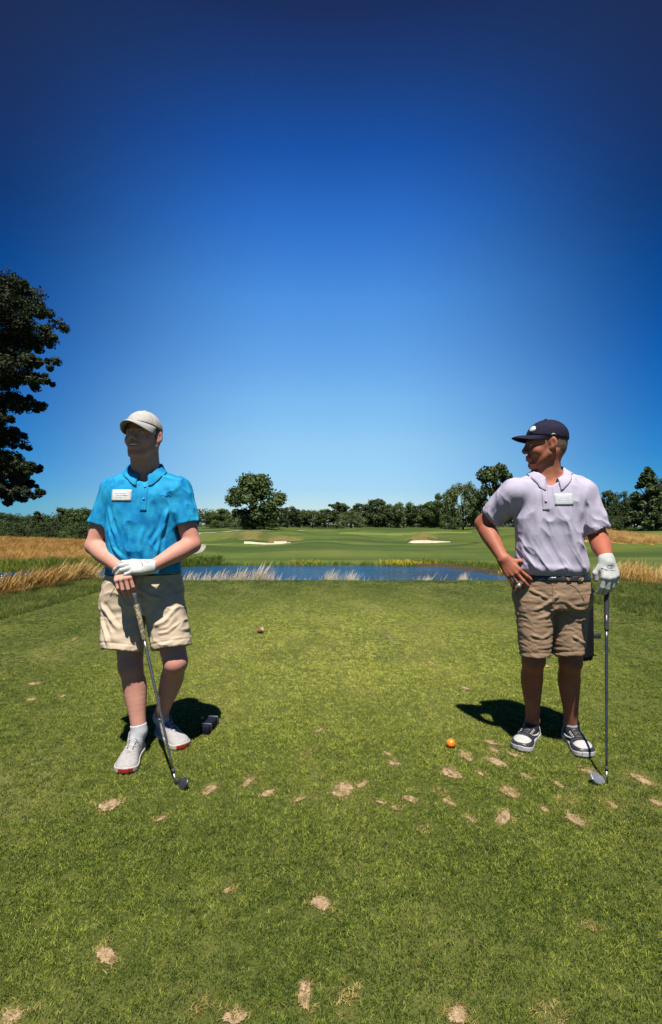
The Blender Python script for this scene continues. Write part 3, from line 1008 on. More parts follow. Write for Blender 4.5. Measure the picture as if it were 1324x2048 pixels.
    if 'drape' in P:          # long soft folds hanging across the front
        z0, slope, power, freq, da = P['drape']
        t = np.clip((z0 - V[:, 2]) / .38, 0, 1)
        v = V[:, 0] - slope * t ** power
        n = vnoise(np.stack([v * freq, t * 2.4 + 4, V[:, 1] * 2], 1))
        n2 = vnoise(np.stack([v * freq * 2.1 + 9, t * 3.1, V[:, 1] * 2], 1))
        rg = (1 - np.abs(2 * n - 1)) ** 2 + .35 * (1 - np.abs(2 * n2 - 1)) ** 2
        V = V + N * ((rg - .5) * da * sstep(.02, .45, t) * (1 - .8 * sstep(.93, 1, t)) * sstep(-.1, .5, -N[:, 1]))[:, None]
    for (pr, end, ax), a in zip(sl, P['arms']):        # sleeve creases run down the sleeve; a hem band
        near = np.exp(-(np.linalg.norm(V - (np.asarray(a[0]) * .45 + end * .55), axis=1) / .085) ** 2)
        al = (V - end) @ ax
        per = V - al[:, None] * ax
        r2 = 1 - np.abs(2 * vnoise(per * 34 + al[:, None] * ax * 7 + 5) - 1)
        V = V + N * (near * (r2 - .6) * .011)[:, None]
        hb = np.exp(-((al + .022) / .0035) ** 2) * near
        V = V - N * (hb * .0025)[:, None]
    V = fold_lines(V, N, P['shirt_folds'])
    shirt = obj("polo_shirt", V, Fc, P['shirt_mat'], root)
    bs = bvh_of(V, Fc)
    col = collar(shirt, bs, P['shirt_mat'], *P['collar'], yaw=P['turn'])
    px = P['placket_x']
    zt = P['v_bottom'] + .005; zb = P['placket_bottom']
    Vp, Fp = patch(bs, (px, lo[1], (zt + zb) / 2), (1, 0, 0), (0, 0, 1), .016, (zt - zb) / 2, 5, 15, .0005, .0022)
    pl = obj("placket", Vp, Fp, P['shirt_mat'], shirt)
    for bz in P['buttons']:
        Vb, Fb = disc_patch(bs, (px, lo[1], bz), (1, 0, 0), (0, 0, 1), .0062, .0030, .0028, (0, 1, 0), 14)
        obj("button", Vb, Fb, P['button_mat'], shirt)
    cx, cz, w, h = P['tag']
    Vt, Ft = patch(bs, (cx, lo[1], cz), (1, 0, 0), (0, 0, 1), w, h, 9, 7, .0018, .0012)
    tg = obj("name_label", Vt, Ft, P.get('tag_mat', M['label_white']), root)
    parts = [patch(bs, (cx + dx * w, lo[1], cz + dz * h), (1, 0, 0), (0, 0, 1), w * ww, h * .06, 5, 2, .0029, .0003) for dx, dz, ww in P['tag_lines']]
    Vt, Ft = join(parts); obj("writing_line", Vt, Ft, M['label_ink'], tg)
    # shorts
    zw = P['hips'][0][0]
    F = Field(axis(lo[0], hi[0], .0045), axis(lo[1] + .0, hi[1], .0045), axis(min(l['hem'][2] for l in P['short_legs']) - .04, zw + .02, .0055))
    F.add(loft(P['hips'], 2.4, 0, P['turn']), .02)
    for l in P['short_legs']:
        F.add(cut(cone(l['top'], np.asarray(l['hem']) + (np.asarray(l['hem']) - np.asarray(l['top'])) * .12, l['r0'], l['r1'] - .12 * (l['r0'] - l['r1']), l.get('flat')), plane(l['hem'], l['n'])), .011)
    for l in P['short_legs']:
        ax = unit(np.asarray(l['hem']) - np.asarray(l['top']))
        F.sub(cone(np.asarray(l['hem']) - ax * .05, np.asarray(l['hem']) + ax * .05, l['r1'] - .013, l['r1'] - .008, l.get('flat')), .002)
    V, Fc = F.mesh(); V = relax(V, Fc, 2)
    N = vnormals(V, Fc)
    q = V * np.array(P['short_scale'])
    r1 = 1 - np.abs(2 * fbm(q + 1.7 + 1.1 * vnoise(V * 9)[:, None], 2) - 1)
    V = V + N * ((r1 ** 2 - .55) * 1.3 * P['short_amp'] * sstep(zw - .01, zw - .08, V[:, 2]))[:, None]
    for l in P['short_legs']:
        ax = unit(np.asarray(l['n']))
        al = (V - np.asarray(l['hem'])) @ ax
        m = (np.linalg.norm((V - np.asarray(l['hem'])) - al[:, None] * ax, axis=1) < l['r1'] + .04)
        V = V - N * (np.exp(-((al + P['hem_w']) / .004) ** 2) * m * .0035)[:, None]
    V = fold_lines(V, N, P['short_folds'])
    shorts = obj("shorts", V, Fc, P['short_mat'], root)
    bsh = bvh_of(V, Fc)
    fly = []
    for t in np.linspace(0, 1, 9):
        fly.append((P['fly_x'] + .004 * math.sin(t * 3), lo[1], zw - .035 - t * .12))
    Hh, _ = project(bsh, fly, (0, 1, 0))
    Vf, Ff = tube(Hh + np.array([0, -.0005, 0]), .0022, 6); obj("fly_seam", Vf, Ff, P['short_mat'], shorts)
    for sg in (-1, 1):
        pk = [(P['fly_x'] + sg * (.085 + .075 * t), lo[1], zw - .045 - .075 * t * t - .01 * t) for t in np.linspace(0, 1, 8)]
        Hh, _ = project(bsh, pk, (0, 1, 0))
        Vf, Ff = tube(Hh, .0024, 6); obj("pocket_edge", Vf, Ff, P['short_mat'], shorts)
    # belt with loops and buckle
    if P['belt']:
        z0, z1, g = P['belt']
        st = [r for r in P['hips']]
        F = Field(axis(lo[0], hi[0], .005), axis(lo[1], hi[1], .005), axis(z0 - .02, z1 + .02, .004))
        base = [(z, *[np.interp(z, [r[0] for r in st][::-1], [r[i] for r in st][::-1]) for i in range(1, 5)]) for z in np.linspace(z0, z1, 5)]
        F.add(loft(base, 2.4, g, P['turn']), .001)
        V, Fc = F.mesh(); V = relax(V, Fc, 1)
        belt = obj("belt", V, Fc, M['belt'], root)
        bb = bvh_of(V, Fc)
        zc, hh = (z0 + z1) / 2, (z1 - z0) / 2
        Vb, Fb = patch(bb, (P['fly_x'] + .002, lo[1], zc), (1, 0, 0), (0, 0, 1), .024, hh * .95, 5, 4, .003, .003)
        obj("buckle", Vb, Fb, M['dark_steel'], belt)
        for dx in P['loops']:
            Vb, Fb = patch(bb, (P['fly_x'] + dx, lo[1], zc), (1, 0, 0), (0, 0, 1), .006, hh * 1.12, 3, 5, .0025, .003)
            obj("belt_loop", Vb, Fb, P['short_mat'], shorts)
    # socks, shoes
    for ft, (hp, kn, an) in zip(P['feet'], P['legs']):
        an = np.asarray(an)
        d = unit(ft['dir']); c0 = np.asarray(ft['heel']) + d * ft['L'] * .25
        F = Field(*[axis(c - .09, c + .09, .0045) for c in (an * .5 + np.append(c0[:2], .08) * .5)])
        ax = unit(np.asarray(kn) - an)
        topp = an + ax * ft['sock']
        F.add(cone(np.array([c0[0], c0[1], .055]), an, .036, .0405), .004)
        F.add(cone(an, an + ax * .2, .0405, .05), .01)
        F.clip(plane(topp, ax), .002)
        V, Fc = F.mesh(); V = relax(V, Fc, 1)
        obj("sock", V, Fc, ft.get('sock_mat', M['white_cloth']), root)
        shoe(root, ft['heel'], ft['dir'], ft['L'], ft['style'], ft['flip'])
    return root, H, hands, dict(shirt=bs, shorts=bsh, shirt_obj=shirt, body=body)

def glove(root, args, kw, wr_dir, mat_):
    kw = dict(kw); kw['grow'] = .0022
    P, kn, tips, _ = hand_prims(*args, **kw)
    w = np.asarray(args[0])
    allp = np.array([w] + kn + tips)
    lo, hi = allp.min(0) - .06, allp.max(0) + .06
    F = Field(*[axis(lo[i], hi[i], .003) for i in range(3)])
    for p, k in P: F.add(p, k)
    F.add(cone(w - unit(wr_dir) * .022, w + unit(wr_dir) * .02, .0335, .032), .01)
    F.clip(plane(w - unit(wr_dir) * .02, -unit(wr_dir)), .002)
    V, Fc = F.mesh(); V = relax(V, Fc, 1, .35)
    N = vnormals(V, Fc)
    V = V + N * ((vnoise(V * 70) - .5) * .0009)[:, None]
    o = obj("glove", V, Fc, mat_, root)
    return o, bvh_of(V, Fc), kn

A3 = np.array
# ---- left golfer
skA = dict(
    s=1.0, root=(-1.0, 2.80), label="smiling man in blue polo, khaki shorts and white cap leaning both hands on an iron",
    skin=M['skin_fair'], smile=True, head=at(286, 872, 2.79), yaw=8, turn=.20, hole=-.002, pitch=2, hs=1.02, brow=M['hair_brown'], hair=M['hair_brown'],
    box=((-1.38, 2.44, -.0), (-.64, 3.12, 1.83)),
    torso=[(1.485, -1.008, 2.855, .090, .074), (1.455, -1.008, 2.85, .150, .092), (1.40, -1.006, 2.84, .195, .112), (1.29, -1.005, 2.83, .197, .128),
           (1.18, -1.004, 2.825, .192, .134), (1.08, -1.004, 2.82, .188, .140), (1.0, -1.005, 2.82, .190, .141), (.945, -1.006, 2.82, .192, .138)],
    traps=[(A3((-1.03, 2.855, 1.465)), at(236, 978, 2.84)), (A3((-.985, 2.855, 1.465)), at(350, 978, 2.84))],
    arms=[(at(228, 982, 2.84), at(188, 1092, 2.80), at(246, 1141, 2.655)), (at(357, 982, 2.84), at(384, 1089, 2.80), at(304, 1133, 2.63))],
    arm_s=(1.06, 1.06), sleeves=[(.64, .072, .070), (.64, .072, .072)],
    legs=[(A3((-1.10, 2.86, .86)), at(261, 1332, 2.785), A3((-1.010, 2.765, .115))), (A3((-.93, 2.86, .86)), at(351, 1324, 2.775), A3((-.962, 2.965, .115)))],
    leg_s=(1.05, 1.05),
    feet=[dict(heel=(-1.030, 2.815, 0), dir=(.030, -.27, 0), L=.30, style='runner', flip=-1, sock=.038), dict(heel=(-.985, 3.02, 0), dir=(.205, -.215, 0), L=.295, style='runner', flip=1, sock=.03)],
    neck=(A3((-1.006, 2.855, 1.455)), A3((-1.0, 2.815, 1.575))), neck_r=.073,
    placket_x=-.966, v_bottom=1.435, placket_bottom=1.27, buttons=(1.335, 1.40), button_mat=M['blue_button'], shirt_mat=M['shirt_blue'],
    fold_scale=(15, 15, 6.5), fold_amp=.010, drape=(1.36, .02, 1.3, 15, .006),
    shirt_folds=[([(-1.16, 1.31), (-1.13, 1.20), (-1.09, 1.12)], .010, .009), ([(-.85, 1.30), (-.88, 1.18), (-.93, 1.08)], .011, .010), ([(-.86, 1.22), (-.89, 1.12), (-.90, 1.02)], .009, .009),
                 ([(-1.15, 1.18), (-1.11, 1.08), (-1.05, 1.02)], .010, .009), ([(-1.06, 1.22), (-1.03, 1.12), (-1.03, 1.03)], .012, .006), ([(-.96, 1.2), (-.98, 1.1), (-.97, 1.02)], .012, .006)],
    collar=((-1.004, 2.840), .074, .071, 1.507, .054, 15, .047, .022),
    tag=((245 - 662) / 1050 * 2.72, 1.2 + (1050 - 991) / 1050 * 2.72, .0495, .030), tag_lines=[(-.15, .35, .55), (.05, 0, .6), (-.1, -.35, .5)],
    hips=[(.965, -1.010, 2.835, .186, .130), (.92, -1.012, 2.84, .196, .134), (.87, -1.015, 2.84, .207, .138), (.80, -1.018, 2.84, .217, .138), (.73, -1.018, 2.83, .215, .118)],
    short_legs=[dict(top=A3((-1.122, 2.845, .84)), hem=at(244, 1302, 2.745), r0=.108, r1=.106, n=(-.08, -.3, -1)), dict(top=A3((-.915, 2.845, .84)), hem=at(344, 1296, 2.775), r0=.108, r1=.103, n=(.18, -.25, -1))],
    short_scale=(10, 10, 17), short_amp=.007, short_mat=M['khaki'], hem_w=.032,
    short_folds=[([(-1.20, .80), (-1.13, .72), (-1.08, .66)], .012, .012), ([(-1.21, .74), (-1.15, .64), (-1.12, .58)], .012, .010), ([(-.80, .78), (-.86, .70), (-.92, .68)], .010, .006),
                 ([(-.78, .70), (-.84, .65), (-.90, .64)], .008, .005), ([(-1.0, .87), (-.93, .83), (-.88, .82)], .010, .009), ([(-1.02, .80), (-.98, .76), (-.95, .70)], .010, .008)],
    fly_x=-.975, belt=(.935, .966, .006), loops=(-.13, -.07, .08, .14),
)
TOPA = at(268, 1186, 2.60); FOOTA = ground(353, 1571)
hRA = ((at(246, 1141, 2.655), (.30, -.72, -.34), (-.05, -.55, .83), (1, .28, 0)), dict(curls=[(62, 40, 18), (60, 42, 18), (58, 42, 18), (56, 40, 18)], spread=(8, 2, -4, -9), thumb=((.5, .35, -.75), (.5, -.3, -.8)), s=1.02))
hLA = ((at(304, 1133, 2.63), (-.96, -.22, .03), (.05, -.62, .78), (0, .78, .62)), dict(curls=[(12, 30, 25), (14, 32, 25), (16, 34, 25), (20, 36, 25)], spread=(7, 2, -4, -10), thumb=((.8, .3, -.5), (.85, 0, -.5)), s=1.06))
skA['hands'] = [hRA, hLA]
GA, HA, handsA, bvA = golfer(skA)
capA, bcA = cap_parts(HA, M['cap_white'], GA, band_u=.036, brim_len=.085, brim_drop=6.2, brim_pitch=.27)
glA, bgA, knA = glove(GA, hLA[0], hLA[1], A3((-.96, -.22, .03)), M['glove_white'])
# strap seam and knit opening of the glove
pts = [front(px, py, 2.58) for px, py in ((264, 1117), (274, 1122), (281, 1128), (283, 1133))]
Hh, Nn = project(bgA, pts, (0, 1, 0)); V, Fc = tube(Hh, .0017, 6); obj("strap_seam", V, Fc, M['dark_thread'], glA)
pts = [front(px, py, 2.6) for px, py in ((285, 1121), (291, 1123), (298, 1126))]
Hh, Nn = project(bgA, pts, (0, 1, 0)); V, Fc = tube(Hh, .0016, 6); obj("strap_mark", V, Fc, M['grey_foam'], glA)
# tonal crest on the chest
pts = [front(px, py, 2.72) for px, py in ((318, 992), (322, 988), (327, 992), (332, 988), (336, 992))]
Hh, Nn = project(bvA['shirt'], pts, (0, 1, 0)); V, Fc = tube(Hh, .0022, 6); obj("chest_crest", V, Fc, M['blue_button'], bvA['shirt_obj'])

clubA = empty("golf_club", FOOTA, "steel iron with dark tan-patterned grip leaned on by the man in blue", "golf club")
dA, hosA = golf_shaft("iron", TOPA, FOOTA, .24, (M['grip'], M['steel']), clubA)
gd = unit(FOOTA - TOPA)
V, Fc = tube([TOPA + gd * .060, TOPA + gd * .065, TOPA + gd * .235, TOPA + gd * .239], [.0132, .0138, .0110, .0102], 16); obj("grip_sleeve", V, Fc, M['grip_tan'], clubA)
tdA = unit(A3((.50, -.72, 0)))
oA = [(-.006, .004), (.015, .000), (.045, .000), (.066, .005), (.078, .020), (.079, .040), (.070, .050), (.055, .049), (.020, .036), (-.004, .028)]
nA = unit(A3((-.62, -.60, .50)))
hV, hF = blade(FOOTA + A3((0, 0, .004)), tdA, nA, oA, .020, .007)
hd = obj("club_head", hV, hF, M['dark_steel'], clubA, smooth=False)
obj("hosel", hosA[0], hosA[1], M['steel'], hd)
aA = unit(tdA); nAA = unit(nA - aA * (aA @ nA)); hA = np.cross(aA, nAA); hA = hA if hA[2] > 0 else -hA
tp = [FOOTA + A3((0, 0, .006)) + aA * p[0] + hA * p[1] - nAA * .003 for p in oA[4:] + oA[:1]]
V, Fc = tube(tp, .0026, 6); obj("top_edge", V, Fc, M['steel'], hd)

# ---- right golfer
skB = dict(
    s=1.0, root=(1.2, 2.88), label="man in lilac polo, brown shorts and navy cap with one hand on his hip",
    skin=M['skin_tan'], smile=False, tag_mat=M['label_pale'], head=at(1091, 889, 2.81), yaw=97, turn=-.22, hole=-.002, pitch=-5, hs=.995, chin=.003, brow=M['hair_dark'], hair=M['hair_dark'], hair_grow=.0015,
    box=((.74, 2.36, -.0), (1.56, 3.22, 1.81)),
    torso=[(1.468, 1.176, 2.834, 0.08781, 0.07025), (1.439, 1.174, 2.83, 0.1464, 0.08781), (1.385, 1.171, 2.82, 0.1903, 0.1073), (1.283, 1.167, 2.81, 0.181, 0.118),
           (1.18, 1.166, 2.805, 0.175, 0.119), (1.083, 1.166, 2.805, 0.175, 0.119), (1.005, 1.169, 2.805, 0.184, 0.1248), (0.961, 1.172, 2.805, 0.185, 0.1248), (0.9346, 1.181, 2.81, 0.1737, 0.1132)],
    traps=[(A3((1.156, 2.834, 1.449)), at(1034, 983, 2.82)), (A3((1.2, 2.834, 1.449)), at(1164, 981, 2.82))],
    arms=[(at(1029, 988, 2.82), at(966, 1047, 2.956), at(1007, 1119, 2.79)), (at(1163, 987, 2.82), at(1198, 1080, 2.781), at(1213, 1118, 2.605))],
    arm_s=(1.05, 1.08), sleeves=[(.74, .078, .064), (.80, .078, .070)],
    legs=[(A3((1.093, 2.83, .858)), at(1067, 1320, 2.83), A3((1.135, 2.955, .10))), (A3((1.283, 2.83, .858)), at(1141, 1322, 2.83), A3((1.338, 2.925, .10)))],
    leg_s=(1.0, 1.0),
    feet=[dict(heel=(1.168, 3.01, 0), dir=(-.60, -.80, 0), L=.295, style='court', flip=-1, sock=-.02, sock_mat=M['black_leather']), dict(heel=(1.345, 2.985, 0), dir=(-.10, -.99, 0), L=.295, style='court', flip=1, sock=.004, sock_mat=M['grey_foam'])],
    neck=(A3((1.174, 2.834, 1.439)), A3((1.161, 2.82, 1.551))), neck_r=.064,
    placket_x=1.106, v_bottom=1.405, placket_bottom=1.275, buttons=(1.322,), button_mat=M['lilac_button'], shirt_mat=M['shirt_lilac'],
    fold_scale=(14, 14, 6), fold_amp=.010, drape=(1.34, .15, 1.5, 16, .017),
    shirt_folds=[],
    collar=((1.171, 2.823), .068, .066, 1.487, .060, 20, .052, .020),
    tag=((1126 - 662) / 1050 * 2.70, 1.2 + (1050 - 999) / 1050 * 2.70, .046, .030), tag_lines=[(.05, .3, .45), (0, -.05, .55), (.1, -.4, .4)],
    hips=[(0.9414, 1.183, 2.815, 0.1795, 0.119), (0.9073, 1.184, 2.815, 0.1893, 0.1249), (0.8585, 1.185, 2.82, 0.199, 0.1307), (0.8, 1.187, 2.82, 0.2029, 0.1288), (0.755, 1.187, 2.815, 0.185, 0.110)],
    short_legs=[dict(top=A3((1.096, 2.82, 0.80)), hem=at(1070, 1313, 2.79), r0=.106, r1=.078, n=(-.03, -.1, -1)), dict(top=A3((1.276, 2.82, 0.80)), hem=at(1138, 1309, 2.79), r0=.106, r1=.077, n=(.06, -.1, -1))],
    short_scale=(13, 13, 46), short_amp=.0042, short_mat=M['brown_cotton'], hem_w=.026,
    short_folds=[([(1.176, 0.8487), (1.112, 0.7902), (1.044, 0.7512)], 0.0096, 0.0060), ([(1.181, 0.7902), (1.122, 0.7317), (1.054, 0.7122)], 0.0096, 0.0050), ([(1.195, 0.8097), (1.249, 0.7707), (1.327, 0.7609)], 0.0088, 0.0055), ([(1.2, 0.7512), (1.249, 0.7122), (1.317, 0.7024)], 0.0080, 0.0050),
                 ([(1.024, 0.6341), (1.093, 0.6146), (1.142, 0.6341)], 0.0080, 0.0050), ([(1.239, 0.6341), (1.298, 0.5951), (1.337, 0.5853)], 0.0080, 0.0050), ([(1.024, 0.8683), (1.083, 0.839), (1.132, 0.8097)], 0.0080, 0.0050)],
    fly_x=1.135, belt=(.909, .938, .005), loops=(-.10, .075, .15),
)
TOPB = at(1213, 1152, 2.62); FOOTB = ground(1213, 1567)
hRB = ((at(1007, 1119, 2.79), (.48, -.42, -.77), (-.50, -.80, .20), (.80, -.1, .58)), dict(curls=[(18, 16, 10), (18, 20, 12), (18, 22, 14), (14, 18, 12)], spread=(12, 2, -7, -17), thumb=((.55, .75, -.35), (.85, .45, -.45)), s=1.03))
hLB = ((at(1213, 1118, 2.60), (.02, -.36, -.93), (0, -.90, .42), (-1, 0, 0)), dict(curls=[(30, 32, 18), (34, 36, 20), (36, 38, 20), (36, 38, 22)], spread=(7, 2, -4, -10), thumb=((.55, .40, -.30), (.85, -.10, -.40)), s=1.04))
skB['hands'] = [hRB, hLB]
GB, HB, handsB, bvB = golfer(skB)
capB, bcB = cap_parts(HB, M['cap_navy'], GB, band_u=.034, brim_len=.082, brim_drop=3.6, brim_pitch=.12)
bd = -(HB['f'] * .55 + -HB['l'] * .0 + HB['u'] * .25 + np.array([0, -.75, 0]))
cB = HB['W']((.075, .048, .086)) - unit(bd) * .1
rt = unit(np.cross(unit(bd), (0, 0, 1))); uu = np.cross(rt, unit(bd))
V, Fc = disc_patch(bcB, cB, rt, uu, .0185, .001, .003, bd, 24); bdg = obj("badge", V, Fc, M['label_white'], capB)
# simple ring and bar printed on the round badge
ringp = [cB + .012 * (math.cos(a) * rt + math.sin(a) * uu) for a in np.linspace(0, 2 * math.pi, 20)]
Hh, _ = project(bcB, ringp, bd); V1 = tube(Hh - unit(bd) * .0042, .0008, 5)
Hh, _ = project(bcB, [cB - uu * .007, cB, cB + uu * .007], bd); V2 = tube(Hh - unit(bd) * .0042, .0014, 5)
V, Fc = join([V1, V2]); obj("badge_mark", V, Fc, M['label_ink'], bdg)
pts = [HB['W']((-.010 - .018 * t, .13, .036 + .006 * math.sin(t * 3.1))) for t in np.linspace(0, 1, 5)]
Hh, _ = project(bcB, pts, -HB['l']); V, Fc = tube(Hh, .0026, 6); obj("side_logo", V, Fc, M['label_ink'], capB)
glB, bgB, knB = glove(GB, hLB[0], hLB[1], A3((.02, -.42, -.90)), M['glove_white'])
dg = A3((0, 1, 0))
pts = [front(px, py, 2.58) for px, py in ((1201, 1136), (1208, 1139), (1218, 1140), (1227, 1141))]
Hh, _ = project(bgB, pts, dg); V, Fc = tube(Hh, [.0030, .0022, .0013, .0011], 6); obj("strap_seam", V, Fc, M['dark_thread'], glB)
pts = [front(1213 + 6.5 * math.cos(a), 1132 + 3.6 * math.sin(a), 2.6) for a in np.linspace(0, 2 * math.pi, 18)]
Hh, _ = project(bgB, pts, dg); V1 = tube(Hh, .0013, 5)
Hh, _ = project(bgB, [front(1214, 1129.5, 2.6), front(1215, 1132, 2.6), front(1213, 1134.5, 2.6)], dg); V2 = tube(Hh, .0013, 5)
V, Fc = join([V1, V2]); obj("round_logo", V, Fc, M['grey_foam'], glB)
# white band on the ring finger of the bare hand
pa, pb = handsB[0][3][4], handsB[0][3][5]          # middle bone of the ring finger
p0 = pa + (pb - pa) * .1; p1 = pa + (pb - pa) * .8
V, Fc = tube([p0, p0 * .97 + p1 * .03, p1 * .97 + p0 * .03, p1], [.0098, .0112, .0108, .0092], 14); obj("finger_band", V, Fc, M['ring'], GB)

clubB = empty("golf_club", FOOTB, "dark-shafted wedge with round grey head held upright by the man in lilac", "golf club")
golf_d, hosB = golf_shaft("wedge", TOPB, FOOTB, .27, (M['grip'], M['dark_steel']), clubB)
tdB = unit(A3((-.82, -.52, 0)))
oB = [(-.004, .002), (.018, -.001), (.045, .002), (.064, .014), (.073, .034), (.068, .054), (.055, .064), (.038, .060), (.016, .042), (-.002, .026)]
nB = unit(A3((.25, -.72, .62)))
hV, hF = blade(FOOTB + A3((0, 0, .005)), tdB, nB, oB, .022, .008)
hdB = obj("club_head", hV, hF, M['face_grey'], clubB, smooth=False)
obj("hosel", hosB[0], hosB[1], M['steel'], hdB)
gd = unit(FOOTB - TOPB)
sd = unit(A3((-.5, -1, 0)) - gd * (A3((-.5, -1, 0)) @ gd))
V, Fc = tube([TOPB + gd * .195 + sd * .0118, TOPB + gd * .23 + sd * .0112], .0022, 6); obj("grip_mark", V, Fc, M['label_white'], clubB)
# ------------------------------------------------------------------ the land
TX0, TX1, TY1 = -4.15, 4.05, 10.7            # the mown tee
POND = np.array([(-30, 22), (-17, 15.5), (-5, 15.0), (6, 15.5), (12, 20), (13, 25), (11.6, 29.5), (10.2, 33), (8.2, 39.0), (2, 41), (-3, 41.5), (-9, 40.5), (-16, 37), (-25, 34), (-34, 30)], float)
WATER_Z = -2.0

def poly_sd(X, Y, P):
    """Signed distance to a polygon, negative inside."""
    d = np.full(X.shape, 1e9); ins = np.zeros(X.shape, bool)
    for i in range(len(P)):
        a, b = P[i], P[(i + 1) % len(P)]
        e = b - a
        t = np.clip(((X - a[0]) * e[0] + (Y - a[1]) * e[1]) / (e @ e), 0, 1)
        d = np.minimum(d, np.hypot(X - a[0] - t * e[0], Y - a[1] - t * e[1]))
        c = ((a[1] > Y) != (b[1] > Y))
        with np.errstate(divide='ignore', invalid='ignore'):
            ins ^= c & (X < (b[0] - a[0]) * (Y - a[1]) / (b[1] - a[1] + 1e-12) + a[0])
    return np.where(ins, -d, d)

def bump2(X, Y, x, y, rx, ry, h):
    return h * np.exp(-((X - x) / rx) ** 2 - ((Y - y) / ry) ** 2)

BUNKERS = [(-10.9, 92.0, 4.6, 2.3, .12), (17.7, 93.5, 4.4, 2.0, -.10), (50.0, 150, 2.6, 2.2, 0.0)]

def bunker_q(X, Y):
    q = np.full(X.shape, 9.0)
    for x, y, a, b, sk in BUNKERS:
        u, v = X - x, (Y - y) - sk * (X - x)
        th = np.arctan2(v / b, u / a)
        q = np.minimum(q, np.hypot(u / a, v / b) * (1 + .10 * np.sin(3 * th + x) + .06 * np.sin(5 * th)))
    return q

def land(X, Y):
    X = np.asarray(X, float); Y = np.asarray(Y, float)
    far = np.interp(Y, [-50, 30, 41, 60, 84, 95, 112, 130, 160, 260, 600, 3000], [-1.8, -1.9, -1.85, -1.8, -1.72, -1.55, -.95, -.32, -.15, .1, .2, .2])
    left = sstep(-12, -22, X + .0 * Y) * sstep(34, 58, Y) * 1.15 * (1 - sstep(60, 84, Y) * .9)
    right = bump2(X, Y, 36, 72, 11, 7, 2.0) + sstep(9, 16, X) * sstep(40, 14, Y) * .85
    mounds = bump2(X, Y, -14.5, 99, 5.5, 4.0, 1.5) + bump2(X, Y, -6.0, 101.5, 4, 3.6, .3) + bump2(X, Y, 17.2, 99.5, 2.7, 3.0, 1.75) + bump2(X, Y, 25, 101, 5, 3.5, .25)
    h = far + left + right + mounds
    h = h + (fbm(np.stack([X / 14, Y / 18, X * 0], -1).reshape(-1, 3), 2).reshape(X.shape) - .5) * 1.9 * sstep(44, 75, Y) * (1 - .6 * sstep(150, 220, Y))
    # the raised tee
    dx = np.maximum(np.maximum(TX0 - 1.1 - X, X - TX1 - 2.2), 0)
    dy = np.maximum(Y - TY1 - .45, 0)
    d = np.hypot(dx, dy)
    t = 1 - sstep(0.0, 4.2, d)
    h = h * (1 - t)
    # pond basin
    sd = poly_sd(X, Y, POND)
    bank = sstep(2.5, -.6, sd)
    h = h * (1 - bank) + np.where(Y > 26, -2.5, -2.5) * bank
    q = bunker_q(X, Y)
    h = h - .08 * sstep(1.1, .7, q)
    h = h + (vnoise(np.stack([X * 1.3, Y * 1.3, X * 0], -1).reshape(-1, 3)).reshape(X.shape) - .5) * .05 * sstep(11.5, 15, np.hypot(X, Y))
    return h

# palette of grounds
def turf_mat(name, a, b, c, s1, s2, bump, mow=None, dist=None):
    """Mown turf: fine blade grain, mottling and, where mown, faint bands."""
    m = bpy.data.materials.new(name); m.use_nodes = True
    N = m.node_tree.nodes; L = m.node_tree.links
    bs = N["Principled BSDF"]; bs.inputs["Roughness"].default_value = .85; bs.inputs["Specular IOR Level"].default_value = .15
    g = N.new("ShaderNodeNewGeometry"); P = g.outputs["Position"]
    def noise(scale, detail, st=None):
        v = P
        if st:
            mp = N.new("ShaderNodeMapping"); mp.inputs["Scale"].default_value = st; L.new(P, mp.inputs[0]); v = mp.outputs[0]
        n = N.new("ShaderNodeTexNoise"); n.inputs["Scale"].default_value = scale; n.inputs["Detail"].default_value = detail
        L.new(v, n.inputs["Vector"]); return n.outputs["Fac"]
    def rng(f, lo, hi):
        r = N.new("ShaderNodeMapRange"); r.inputs["From Min"].default_value = lo; r.inputs["From Max"].default_value = hi; L.new(f, r.inputs["Value"]); return r.outputs[0]
    def mix(f, A, B, mode='MIX'):
        x = N.new("ShaderNodeMix"); x.data_type = 'RGBA'; x.blend_type = mode
        if isinstance(f, float): x.inputs["Factor"].default_value = f
        else: L.new(f, x.inputs["Factor"])
        for k, q in (("A", A), ("B", B)):
            if isinstance(q, tuple): x.inputs[k].default_value = (*q, 1)
            else: L.new(q, x.inputs[k])
        return x.outputs["Result"]
    col = mix(rng(noise(s1, 5), .36, .64), a, b)
    col = mix(rng(noise(s2, 4, (1, .45, 1)), .47, .66), col, c)
    if dist: col = mix(rng(noise(dist[0], 3, (.25, 1, 1)), .42, .60), col, dist[1])
    if mow:
        w = N.new("ShaderNodeTexWave"); w.inputs["Scale"].default_value = mow[0]; w.inputs["Distortion"].default_value = 1.5; w.inputs["Detail"].default_value = 2
        w.bands_direction = mow[2]
        L.new(P, w.inputs["Vector"])
        col = mix(rng(w.outputs["Fac"], .3, .7), col, mix(float(mow[1]), col, (.02, .05, .008)))
    L.new(col, bs.inputs["Base Color"])
    bp = N.new("ShaderNodeBump"); bp.inputs["Strength"].default_value = bump[1]; bp.inputs["Distance"].default_value = bump[2]
    L.new(noise(bump[0], 6), bp.inputs["Height"]); L.new(bp.outputs[0], bs.inputs["Normal"])
    return m

